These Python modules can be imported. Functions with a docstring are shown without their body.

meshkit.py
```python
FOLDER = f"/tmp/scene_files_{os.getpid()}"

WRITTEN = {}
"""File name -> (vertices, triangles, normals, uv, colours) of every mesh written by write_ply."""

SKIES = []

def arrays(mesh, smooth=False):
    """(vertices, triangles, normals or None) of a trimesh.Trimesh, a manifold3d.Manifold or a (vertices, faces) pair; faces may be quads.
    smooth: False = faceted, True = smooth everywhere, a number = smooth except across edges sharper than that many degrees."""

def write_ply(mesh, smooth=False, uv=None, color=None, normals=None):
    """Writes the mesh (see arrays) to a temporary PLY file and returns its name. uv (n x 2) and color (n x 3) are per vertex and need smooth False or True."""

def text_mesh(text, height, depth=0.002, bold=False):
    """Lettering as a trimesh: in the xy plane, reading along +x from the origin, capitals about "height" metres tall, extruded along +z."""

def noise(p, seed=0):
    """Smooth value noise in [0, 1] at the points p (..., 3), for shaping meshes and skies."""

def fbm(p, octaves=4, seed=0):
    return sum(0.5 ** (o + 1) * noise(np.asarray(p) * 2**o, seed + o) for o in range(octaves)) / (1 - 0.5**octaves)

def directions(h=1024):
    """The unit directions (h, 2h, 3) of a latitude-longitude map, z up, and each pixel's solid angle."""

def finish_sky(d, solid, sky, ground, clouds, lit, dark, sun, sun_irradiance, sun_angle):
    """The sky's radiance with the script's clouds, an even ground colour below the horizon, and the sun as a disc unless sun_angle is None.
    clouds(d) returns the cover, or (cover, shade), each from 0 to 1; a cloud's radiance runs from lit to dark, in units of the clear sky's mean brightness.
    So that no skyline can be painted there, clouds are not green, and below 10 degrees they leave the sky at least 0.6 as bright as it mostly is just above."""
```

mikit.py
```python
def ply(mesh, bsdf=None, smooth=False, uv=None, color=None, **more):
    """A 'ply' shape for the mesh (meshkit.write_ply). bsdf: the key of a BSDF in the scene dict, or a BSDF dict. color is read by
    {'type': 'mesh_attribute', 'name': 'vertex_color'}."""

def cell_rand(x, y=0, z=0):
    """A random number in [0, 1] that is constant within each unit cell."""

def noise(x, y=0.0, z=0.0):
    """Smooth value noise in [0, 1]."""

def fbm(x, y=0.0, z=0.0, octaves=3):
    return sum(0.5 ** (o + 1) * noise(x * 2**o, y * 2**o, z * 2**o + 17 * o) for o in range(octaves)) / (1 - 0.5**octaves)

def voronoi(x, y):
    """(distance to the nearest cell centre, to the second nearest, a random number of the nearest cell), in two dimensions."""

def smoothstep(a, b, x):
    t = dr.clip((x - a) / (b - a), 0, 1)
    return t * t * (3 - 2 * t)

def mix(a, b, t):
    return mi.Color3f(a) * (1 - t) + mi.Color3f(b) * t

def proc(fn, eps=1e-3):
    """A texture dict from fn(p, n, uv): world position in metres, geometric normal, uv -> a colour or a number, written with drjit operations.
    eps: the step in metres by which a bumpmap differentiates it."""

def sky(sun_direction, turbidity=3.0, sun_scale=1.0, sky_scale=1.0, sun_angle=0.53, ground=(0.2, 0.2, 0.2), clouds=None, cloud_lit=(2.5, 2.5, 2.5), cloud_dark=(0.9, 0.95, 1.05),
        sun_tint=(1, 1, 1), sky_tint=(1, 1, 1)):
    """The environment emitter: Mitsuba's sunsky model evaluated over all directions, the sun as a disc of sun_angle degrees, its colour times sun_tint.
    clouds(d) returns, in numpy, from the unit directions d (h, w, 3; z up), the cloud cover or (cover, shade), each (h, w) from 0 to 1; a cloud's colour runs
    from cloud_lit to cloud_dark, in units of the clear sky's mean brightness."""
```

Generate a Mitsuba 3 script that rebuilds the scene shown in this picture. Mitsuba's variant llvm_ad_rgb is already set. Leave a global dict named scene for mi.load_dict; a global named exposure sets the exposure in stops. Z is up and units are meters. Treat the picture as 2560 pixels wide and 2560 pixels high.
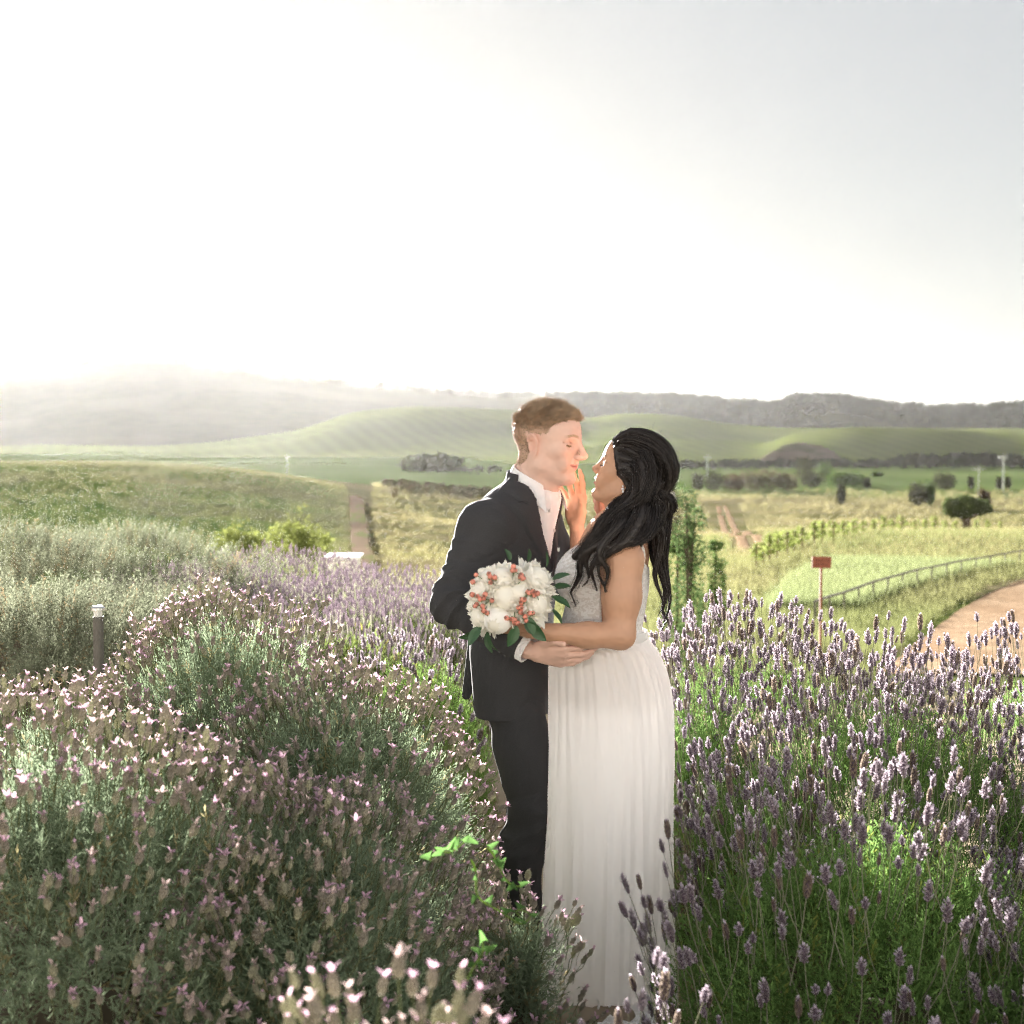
import math, random
import numpy as np
import trimesh
import manifold3d as m3
import mitsuba as mi
import drjit as dr
import mikit, meshkit
from mikit import noise as tnoise, fbm as tfbm, smoothstep, mix

T = mi.ScalarTransform4f
scene, labels = {'type': 'scene'}, {}

# ------------------------------------------------------------------ camera, sky, haze, exposure
EYE = 1.64                 # eye height above the path; the camera looks along +y, a little down
FOC, CU, HV = 3743.0, 1280.0, 1087.0
scene['camera'] = {
    'type': 'thinlens', 'fov': math.degrees(2 * math.atan(1280 / FOC)), 'fov_axis': 'x',
    'aperture_radius': 0.0050, 'focus_distance': 4.35,
    'near_clip': 0.1, 'far_clip': 30000.0,
    'to_world': T().look_at(origin=[0, 0, EYE], target=[0, 1, EYE - (1280 - HV) / FOC], up=[0, 0, 1]),
    'medium': {'type': 'ref', 'id': 'haze_air'},
}
SUN_AZ, SUN_EL = math.radians(-15.5), math.radians(8.0)
SUN = [math.sin(SUN_AZ) * math.cos(SUN_EL), math.cos(SUN_AZ) * math.cos(SUN_EL), math.sin(SUN_EL)]


def veil(d):
    """a thin even veil of high cloud over the whole sky"""
    n = meshkit.fbm(np.stack([d[..., 0] * 2, d[..., 1] * 2, d[..., 2] * 9], -1), 3, 4)
    return 0.80 + 0.08 * (n - 0.5)


scene['sky'] = mikit.sky(SUN, turbidity=3, sun_scale=8.8, sky_scale=0.72, sun_angle=0.6, ground=(0.16, 0.15, 0.1), clouds=veil,
                         cloud_lit=(2.03, 2.03, 2.04), cloud_dark=(1.8, 2.0, 2.1), sun_tint=(0.575, 0.98, 3.3), sky_tint=(0.85, 1.0, 1.25))
exposure = 3.2
scene['haze_air'] = {'type': 'homogeneous', 'albedo': {'type': 'rgb', 'value': [0.95, 0.95, 0.95]},
                     'sigma_t': 0.0000155, 'phase': {'type': 'hg', 'g': 0.66}}
scene['haze'] = {'type': 'cube', 'to_world': T().translate([0, 2600, 70]).scale([5200, 7000, 105]),
                 'bsdf': {'type': 'null'}, 'interior': {'type': 'ref', 'id': 'haze_air'}}
labels['haze'] = {'label': 'pale golden evening haze lying over the valley', 'category': 'haze', 'kind': 'stuff'}


_pitch = math.atan((1280 - HV) / FOC)
_cp_, _sp_ = math.cos(_pitch), math.sin(_pitch)


def ray(u, v):
    """direction (x/y, z/y) of the bearing with lens tangents u, v"""
    a, b = (np.asarray(u, float) - CU) / FOC, -(np.asarray(v, float) - 1280) / FOC
    y = _cp_ + b * _sp_
    return a / y, (b * _cp_ - _sp_) / y


def PX(u, v, D):
    """the point D metres ahead of the eye on that bearing"""
    a, b = ray(u, v)
    return np.array([a * D, D, EYE + b * D])


# ------------------------------------------------------------------ helpers
def key_free(key):
    if not any(k == key or k.startswith(key + '__') for k in scene) and key not in labels:
        return key
    n = 1
    while any(k == f'{key}_{n:03d}' or k.startswith(f'{key}_{n:03d}__') for k in scene) or f'{key}_{n:03d}' in labels:
        n += 1
    return f'{key}_{n:03d}'


_used = {}


def numbered(key):
    n = _used.get(key, -1) + 1
    _used[key] = n
    return key if n == 0 else f'{key}_{n:03d}'


def thing(name, label, cat, group=None, kind=None):
    key = numbered(name)
    labels[key] = {'label': label, 'category': cat}
    if group:
        labels[key]['group'] = group
    if kind:
        labels[key]['kind'] = kind
    return key


def put(name, parent, mesh, bsdf, smooth=False, color=None, to_world=None, kind=None, label=None, uv=None):
    """one entry of the scene: a part of parent, or a top-level mesh when parent is None"""
    key = numbered(f'{parent}__{name}' if parent else name)
    d = mesh if isinstance(mesh, dict) else mikit.ply(mesh, bsdf, smooth=smooth, color=color, uv=uv)
    if to_world is not None:
        d = {**d, 'to_world': to_world}
    scene[key] = d
    if kind or label:
        labels.setdefault(key, {})
        if kind:
            labels[key]['kind'] = kind
        if label:
            labels[key]['label'] = label
    return key


def structure(name, label, mesh, bsdf, smooth=True, color=None, cat=None):
    key = put(name, None, mesh, bsdf, smooth=smooth, color=color)
    labels[key] = {'label': label, 'category': cat or name.replace('_', ' '), 'kind': 'structure'}
    return key


def rgb(*c):
    return {'type': 'rgb', 'value': list(c if len(c) == 3 else c[0])}


def principled(c, rough=0.8, **kw):
    return {'type': 'twosided', 'bsdf': {'type': 'principled', 'base_color': c if isinstance(c, dict) else rgb(c), 'roughness': rough, **kw}}


VCOL = {'type': 'mesh_attribute', 'name': 'vertex_color'}


def grid_faces(n, m, close=False):
    """quads -> triangles of an n x m grid of vertices (row-major); close: the m direction wraps"""
    i, j = np.meshgrid(np.arange(n - 1), np.arange(m if close else m - 1), indexing='ij')
    a = i * m + j
    b = i * m + (j + 1) % m
    c = (i + 1) * m + (j + 1) % m
    d = (i + 1) * m + j
    return np.concatenate([np.stack([a, b, c], -1).reshape(-1, 3), np.stack([a, c, d], -1).reshape(-1, 3)])


def join(meshes):
    """[(v, f) ...] or trimeshes -> (v, f)"""
    vs, fs, n = [], [], 0
    for m in meshes:
        v, f = (m.vertices, m.faces) if hasattr(m, 'vertices') else m
        vs.append(np.asarray(v, float)); fs.append(np.asarray(f) + n); n += len(v)
    return np.vstack(vs), np.vstack(fs)


def tube(points, radii, sides=6, cap=True):
    p = np.asarray(points, float)
    r = np.broadcast_to(np.asarray(radii, float), (len(p),))
    t = np.gradient(p, axis=0)
    t /= np.linalg.norm(t, axis=1, keepdims=True) + 1e-12
    ref = np.array([0, 0, 1.0]) if abs(t[:, 2].mean()) < 0.9 else np.array([1.0, 0, 0])
    a = np.cross(t, ref); a /= np.linalg.norm(a, axis=1, keepdims=True) + 1e-12
    b = np.cross(t, a)
    ang = np.arange(sides) * 2 * np.pi / sides
    v = p[:, None] + r[:, None, None] * (np.cos(ang)[None, :, None] * a[:, None] + np.sin(ang)[None, :, None] * b[:, None])
    v = v.reshape(-1, 3)
    f = grid_faces(len(p), sides, True)
    if cap:
        n = len(v)
        v = np.vstack([v, p[:1], p[-1:]])
        k = np.arange(sides)
        f = np.vstack([f, np.stack([np.full(sides, n), (k + 1) % sides, k], 1),
                       np.stack([np.full(sides, n + 1), k + (len(p) - 1) * sides, (k + 1) % sides + (len(p) - 1) * sides], 1)])
    return v, f


def box(cx, cy, cz, sx, sy, sz):
    b = trimesh.creation.box((sx, sy, sz)); b.apply_translation((cx, cy, cz))
    return np.array(b.vertices), np.array(b.faces)


def catmull(pts, n):
    """smooth curve through pts (k, d), n samples"""
    from scipy.interpolate import CubicSpline
    p = np.asarray(pts, float)
    s = np.concatenate([[0], np.cumsum(np.linalg.norm(np.diff(p, axis=0), axis=1))])
    return CubicSpline(s, p)(np.linspace(0, s[-1], n))
# ------------------------------------------------------------------ the ground and the hills
from scipy.interpolate import RBFInterpolator, PchipInterpolator

_cp = []   # control points of the land: (bearing tangent, distance, height)
def _c(u, D, z):
    _cp.append(((u - CU) / FOC, D, z))
for u in (-3000, -1200, 0, 700, 1280, 1900, 2560, 3800, 5600):
    _c(u, 0.6, 0.0); _c(u, 2, 0.0); _c(u, 4.5, 0.0); _c(u, 8, -0.05)
for u in (-1200, 0, 700):
    _c(u, 13, -0.2); _c(u, 20, -1.2); _c(u, 40, -4.5); _c(u, 80, -8.0)
for u in (1280, 1900, 2560, 3800):
    _c(u, 14, -0.9); _c(u, 22, -1.9); _c(u, 32, -2.6); _c(u, 45, -3.4)
_c(1280, 70, -6.0); _c(1280, 110, -9.5)
for u in (1850, 2560, 3800):
    _c(u, 60, -3.75); _c(u, 80, -4.5); _c(u, 110, -5.9)
_c(2560, 60, -4.0); _c(3800, 60, -4.2)
# the field hill on the left
for u, zc in ((-3000, 8), (-1200, 0.5), (0, -3.2), (300, -3.2), (600, -4.3), (760, -5.9)):
    _c(u, 250, zc); _c(u, 180, zc - 3.2); _c(u, 130, -8.6); _c(u, 330, zc - 2.5)
_c(870, 250, -8.2); _c(870, 150, -9.5); _c(950, 250, -9.3); _c(1100, 200, -10)
for u in (1280, 1900, 2560, 3800):
    _c(u, 160, -12.0 if u < 1500 else -8.5); _c(u, 230, -13.5 if u < 1500 else -12.6); _c(u, 400, -14)
for u in (-3000, -1200, 0, 700, 1280, 1900, 2560, 3800):
    _c(u, 600, -14); _c(u, 1000, -12); _c(u, 2000, -8); _c(u, 5000, -5); _c(u, 9000, -5)
_cp = np.array(_cp)
_rbf = RBFInterpolator(np.column_stack([_cp[:, 0] * 1.6, np.log(_cp[:, 1])]), _cp[:, 2], kernel='linear', smoothing=0.01)


def land(x, y):
    """height of the ground at x, y (metres)"""
    x, y = np.asarray(x, float), np.asarray(y, float)
    r = np.hypot(x, y)
    ang = np.arctan2(x, y)
    t = np.tan(np.clip(ang, -0.95, 0.95))
    D = np.maximum(r * np.cos(np.clip(ang, -0.95, 0.95)), 0.6)
    z = _rbf(np.column_stack([(t * 1.6).ravel(), np.log(D).ravel()])).reshape(x.shape)
    back = np.maximum(-y - 7, 0)                     # added unseen hillside behind the eye, there to bounce sun onto the couple
    z = z + 95 * (1 - np.exp(-back * 0.62 / 95))
    p = np.stack([x / 30, y / 30, x * 0], -1)
    z = z + (meshkit.fbm(p, 3, 5) - 0.5) * np.clip((r - 15) / 80, 0, 1) * 1.2
    z = z + (meshkit.fbm(p * 25, 3, 8) - 0.5) * np.clip(1.2 - r / 30, 0, 1) * 0.05
    return z


_rr = np.concatenate([[0.25], np.geomspace(0.5, 9000, 270)])
_aa = np.concatenate([np.linspace(-0.55, 0.55, 220), np.linspace(0.55, 2 * np.pi - 0.55, 62)[1:-1]])
_R, _A = np.meshgrid(_rr, _aa, indexing='ij')
_gx, _gy = _R * np.sin(_A), _R * np.cos(_A)
_gz = land(_gx, _gy)
_gf = grid_faces(len(_rr), len(_aa), True)
_gv = np.stack([_gx, _gy, _gz], -1).reshape(-1, 3)
_gv = np.vstack([_gv, [[0, 0, 0]]])
_k = np.arange(len(_aa))
_gf = np.vstack([_gf, np.stack([np.full(len(_aa), len(_gv) - 1), (_k + 1) % len(_aa), _k], 1)])


def ground_color(p, n, uv):
    x, y = p.x, p.y
    n1 = tfbm(x * 0.05, y * 0.05, 0, 4)
    n2 = tfbm(x * 0.6, y * 0.25, 3, 3)
    n3 = tfbm(x * 6, y * 6, 5, 3)
    far = tfbm(x * 0.006, y * 0.012, 9, 3)
    soil = mix((0.30, 0.235, 0.165), (0.43, 0.35, 0.26), n3)
    straw = mix((0.25, 0.21, 0.115), (0.33, 0.285, 0.165), n2)
    grass = mix((0.09, 0.115, 0.035), (0.15, 0.18, 0.055), n2)
    green = mix((0.06, 0.10, 0.025), (0.10, 0.16, 0.04), n2)
    c = mix(straw, grass, smoothstep(0.42, 0.6, n1 * 0.6 + n2 * 0.4))
    # crop rows across the mid fields
    row = smoothstep(0.35, 0.65, tfbm(x * 0.02, y * 0.22 + x * 0.03, 2, 3))
    c = mix(c, mix(straw, (0.16, 0.16, 0.06), row), smoothstep(60, 120, y) * smoothstep(420, 360, y) * 0.85)
    # the green slope on the left
    lf = smoothstep(-0.105, -0.125, x / dr.maximum(y, 1.0)) * smoothstep(90, 110, y) * smoothstep(300, 240, y)
    c = mix(c, mix(green, (0.13, 0.13, 0.06), smoothstep(0.45, 0.62, n1)), lf)
    # bright meadows beyond
    c = mix(c, mix((0.12, 0.175, 0.05), (0.17, 0.225, 0.075), far), smoothstep(360, 430, y + 120 * (far - 0.5)))
    # bare soil of the garden
    near = smoothstep(22, 12, y + 6 * (n1 - 0.5)) * smoothstep(-12, -7, y)
    c = mix(c, mix((0.45, 0.445, 0.42), (0.53, 0.525, 0.50), n2), smoothstep(-7, -12, y))  # the added hillside behind the eye, kept pale to reflect more fill light
    return mix(c, soil, near)


def ground_bump(p, n, uv):
    return tfbm(p.x * 3, p.y * 3, 0, 4) * 0.1 + tfbm(p.x * 25, p.y * 25, 0, 2) * 0.02


scene['mat_ground'] = {'type': 'twosided', 'bsdf': {'type': 'bumpmap', 'tex': mikit.proc(ground_bump, 0.01), 'scale': 0.7,
    'bsdf': {'type': 'diffuse', 'reflectance': mikit.proc(ground_color)}}}
structure('ground', 'dry grass fields and bare garden soil falling away into the valley', (_gv, _gf), 'mat_ground', cat='ground')


def hill(name, label, crest, D0, Dc, D1, zbase, mat, amp, seed, nu=420, nd=70, u0=-1500, u1=4200, sharp=1.0):
    """a long hill: crest is a list of (u, v) tangents at the crest distance Dc(u)"""
    crest = np.array(crest, float)
    uu = np.linspace(u0, u1, nu)
    vc = PchipInterpolator(crest[:, 0], crest[:, 1])(np.clip(uu, crest[0, 0], crest[-1, 0]))
    s = np.linspace(0, 1, nd)
    U, S = np.meshgrid(uu, s, indexing='ij')
    VC = np.repeat(vc[:, None], nd, 1)
    zc = EYE + ray(1280, VC)[1] * Dc
    D = np.where(S < 0.6, D0 + (Dc - D0) * S / 0.6, Dc + (D1 - Dc) * (S - 0.6) / 0.4)
    prof = np.where(S < 0.6, np.sin(np.minimum(S, 0.6) / 0.6 * np.pi / 2) ** (1.6 * sharp), np.maximum(np.cos(np.maximum(S - 0.6, 0) / 0.4 * np.pi / 2), 0) ** 1.2)
    t = (U - CU) / FOC
    x = t * D
    q = np.stack([x / amp[1], D / amp[1], x * 0], -1)
    gul = meshkit.fbm(q, 4, seed) - 0.5
    z = zbase + (zc - zbase) * prof + gul * amp[0] * np.clip(np.sin(np.clip(S / 0.6, 0, 2) * np.pi), -0.2, 1)
    v = np.stack([x, D, z], -1).reshape(-1, 3)
    key = structure(name, label, (v, grid_faces(nu, nd)), mat, cat='hill')
    return key, v.reshape(nu, nd, 3)


def forest_color(p, n, uv):
    a = tfbm(p.x * 0.012, p.y * 0.012, p.z * 0.02, 4)
    b = tfbm(p.x * 0.08, p.y * 0.08, p.z * 0.08, 2)
    c = mix((0.05, 0.06, 0.028), (0.085, 0.085, 0.04), b)
    return mix(c, (0.085, 0.085, 0.042), smoothstep(0.50, 0.68, a))


def vineyard_color(p, n, uv):
    a = tfbm(p.x * 0.01, p.y * 0.01, 0, 3)
    rows = 0.5 + 0.5 * dr.sin((p.x * 0.9 + p.y * 0.25) * 0.55)
    c = mix((0.10, 0.13, 0.035), (0.17, 0.20, 0.06), a)
    return mix(c, (0.075, 0.075, 0.035), rows * 0.22)


scene['mat_forest_hill'] = {'type': 'twosided', 'bsdf': {'type': 'diffuse', 'reflectance': mikit.proc(forest_color)}}
scene['mat_vineyard_hill'] = {'type': 'twosided', 'bsdf': {'type': 'diffuse', 'reflectance': mikit.proc(vineyard_color)}}
RIDGE = [(-1500, 960), (-500, 985), (0, 950), (130, 932), (250, 915), (400, 908), (520, 922), (660, 938), (800, 958), (1000, 976), (1250, 993), (1500, 995),
         (1700, 1000), (1870, 1014), (1930, 1016), (2000, 1000), (2080, 1001), (2200, 1018), (2330, 1026), (2450, 1026), (2560, 1020), (3300, 1010), (4200, 1030)]
ridge_key, RIDGE_V = hill('hill', 'long wooded ridge on the skyline behind the valley, brightest under the low sun', RIDGE, 1250, 2100, 3200, -10, 'mat_forest_hill', (11, 300), 3)
_, HILL_V = hill('hill', 'smooth rolling vineyard hills below the wooded ridge', [(-1500, 1090), (300, 1115), (700, 1085), (900, 1030), (1050, 1018), (1200, 1024), (1330, 1032), (1470, 1045), (1560, 1034), (1650, 1036), (1850, 1062), (2000, 1070), (2600, 1072), (4200, 1080)],
        900, 1350, 1700, -12, 'mat_vineyard_hill', (14, 120), 11)
_, HILL2_V = hill('hill', 'low striped vineyard hill in front of the rolling hills on the right', [(-1500, 1150), (1100, 1148), (1400, 1120), (1600, 1098), (1750, 1100), (1880, 1112), (2000, 1082), (2150, 1068), (2350, 1072), (2560, 1088), (3000, 1090), (4200, 1120)],
        760, 950, 1200, -13, 'mat_vineyard_hill', (6, 90), 15)
# ------------------------------------------------------------------ lavender
def thin(trans, rough=0.6, spec=0.3):
    return {'type': 'principledthin', 'base_color': VCOL, 'roughness': rough, 'diff_trans': trans, 'eta': 1.35, 'spec_trans': 0.0}


scene['mat_leaf'] = thin(0.9)
scene['mat_bloom'] = thin(0.8)
scene['mat_wood'] = principled(rgb(.10, .075, .05), 0.9)


def frames(d, spin):
    """rows (x, y, z) with z along d (n, 3)"""
    z = d / np.linalg.norm(d, axis=1, keepdims=True)
    ref = np.where(np.abs(z[:, 2:]) < 0.95, np.array([[0, 0, 1.0]]), np.array([[1.0, 0, 0]]))
    x = np.cross(ref, z); x /= np.linalg.norm(x, axis=1, keepdims=True)
    y = np.cross(z, x)
    c, s = np.cos(spin)[:, None], np.sin(spin)[:, None]
    return np.stack([c * x + s * y, -s * x + c * y, z], 1)


def scatter(temps, pos, dirs, scale, tint, rng):
    """copies of the templates [(v, f, c)] with +z along dirs, as one mesh with colours"""
    n = len(pos)
    R = frames(dirs, rng.uniform(0, 2 * np.pi, n)) * scale[:, None, None]
    pick = rng.integers(0, len(temps), n)
    vs, fs, cs, at = [], [], [], 0
    for k, (tv, tf, tc) in enumerate(temps):
        m = np.nonzero(pick == k)[0]
        if len(m) == 0:
            continue
        v = np.einsum('vi,nij->nvj', tv, R[m]) + pos[m][:, None]
        vs.append(v.reshape(-1, 3))
        fs.append((tf[None] + (at + np.arange(len(m)) * len(tv))[:, None, None]).reshape(-1, 3))
        cs.append((tc[None] * tint[m][:, None]).reshape(-1, 3))
        at += len(m) * len(tv)
    return np.vstack(vs), np.vstack(fs), np.clip(np.vstack(cs), 0, 0.95)


def leafy_shoot(seed, length, n_leaf, l_len, l_wid, up, col, col2):
    """a stem with narrow leaves all round, along +z"""
    r = np.random.default_rng(seed)
    bend = r.normal(0, 0.12, 2)
    vs, fs, cs, at = [], [], [], 0
    def axis(t):
        return np.array([bend[0] * length * t * t, bend[1] * length * t * t, length * t])
    st = np.array([axis(t) for t in (0, .5, 1.0)])
    v = np.vstack([np.stack([st[0] - [.0014, 0, 0], st[0] + [.0014, 0, 0], st[2]]), np.stack([st[0] - [0, .0014, 0], st[0] + [0, .0014, 0], st[2]])])
    f = np.array([[0, 1, 2], [3, 4, 5]])
    vs.append(v); fs.append(f); cs.append(np.tile(np.array(col) * 0.9, (len(v), 1))); at += len(v)
    for k in range(n_leaf):
        t = 0.10 + 0.90 * (k + r.random()) / n_leaf
        a = r.uniform(0, 2 * np.pi)
        el = up + (0.55 * t) + r.normal(0, 0.15)
        o = np.array([math.cos(a), math.sin(a), 0])
        d = o * math.cos(el) + np.array([0, 0, 1]) * math.sin(el)
        w = np.cross(d, [0, 0, 1]); w /= np.linalg.norm(w) + 1e-9
        ll = l_len * r.uniform(0.65, 1.15) * (1.1 - 0.45 * t)
        p0 = axis(t)
        p1 = p0 + d * ll * 0.55
        p2 = p1 + (d + np.array([0, 0, r.uniform(-.25, .35)])) * ll * 0.45
        hw = l_wid * 0.5
        v = np.array([p0, p1 + w * hw, p2, p1 - w * hw])
        f = np.array([[0, 1, 2], [0, 2, 3]])
        vs.append(v); fs.append(f + at); at += 4
        c = lerp_c(col, col2, r.random())
        cs.append(np.tile(c, (4, 1)))
    return np.vstack(vs), np.vstack(fs), np.vstack(cs)


def lerp_c(a, b, t):
    return np.asarray(a, float) * (1 - t) + np.asarray(b, float) * t


def stoechas_head(seed, faded, stem=0.07, nr=9, na=8):
    """a thick four-sided head of scales with a tuft of long wavy bracts on top; stem below the origin"""
    r = np.random.default_rng(seed)
    L_, W_ = 0.029 * r.uniform(0.85, 1.2), 0.0076 * r.uniform(0.9, 1.1)
    vs, fs, cs, at = [], [], [], 0
    t = np.linspace(0, 1, nr)
    prof = np.sin(np.clip(t * 0.86 + 0.10, 0, 1) * np.pi) ** 0.55
    th = np.arange(na) / na * 2 * np.pi
    rad = W_ * prof[:, None] * (1 + 0.22 * np.where((np.arange(nr)[:, None] + np.arange(na)[None]) % 2 == 0, 1, -1))
    v = np.stack([rad * np.cos(th), rad * np.sin(th), np.repeat((t * L_)[:, None], na, 1) + 0.0014 * ((np.arange(na)[None] % 2) * 2 - 1)], -1).reshape(-1, 3)
    f = grid_faces(nr, na, True)
    base = np.array((0.38, 0.37, 0.27)) if faded else np.array((0.35, 0.315, 0.265))
    c = np.tile(base, (len(v), 1)) * r.uniform(0.75, 1.25, (len(v), 1))
    c = c * (1 - 0.25 * (t.repeat(na))[:, None]) + np.array((0.17, 0.19, 0.11)) * 0.25 * (1 - t.repeat(na))[:, None]
    vs.append(v); fs.append(f); cs.append(c); at += len(v)
    n = r.integers(3, 6) if not faded else r.integers(1, 3)
    tuft = np.array((0.60, 0.40, 0.50)) if r.random() < 0.55 else np.array((0.58, 0.45, 0.43))
    for k in range(n):
        a = 2 * np.pi * (k + r.uniform(-.2, .2)) / n
        o = np.array([math.cos(a), math.sin(a), 0]); w = np.array([-math.sin(a), math.cos(a), 0])
        ll = 0.016 * r.uniform(0.6, 1.25) * (0.75 if faded else 1.0)
        lean = r.uniform(0.15, 0.75)
        hw = 0.0034 * r.uniform(.8, 1.2)
        p = [np.array([0, 0, L_ * 0.94]) + o * 0.002]
        for j in range(3):
            p.append(p[-1] + (o * math.sin(lean + .35 * j) + np.array([0, 0, math.cos(lean + .35 * j)])) * ll / 3)
        ws = [0.5, 1.0, 1.05, 0.45]
        v = np.vstack([[q - w * hw * s, q + o * hw * .35, q + w * hw * s] for q, s in zip(p, ws)])
        f = grid_faces(4, 3)
        cc = tuft * r.uniform(0.75, 1.25)
        vs.append(v); fs.append(f + at); cs.append(np.tile(cc, (len(v), 1))); at += len(v)
    v, f = tube([[0, 0, 0.002], [r.normal(0, .003), r.normal(0, .003), -stem * .5], [r.normal(0, .006), r.normal(0, .006), -stem]], [0.0012, 0.0012, 0.0013], 4, False)
    vs.append(v); fs.append(f + at); cs.append(np.tile((0.17, 0.19, 0.10), (len(v), 1)))
    return np.vstack(vs), np.vstack(fs), np.clip(np.vstack(cs), 0, 1)


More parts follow.
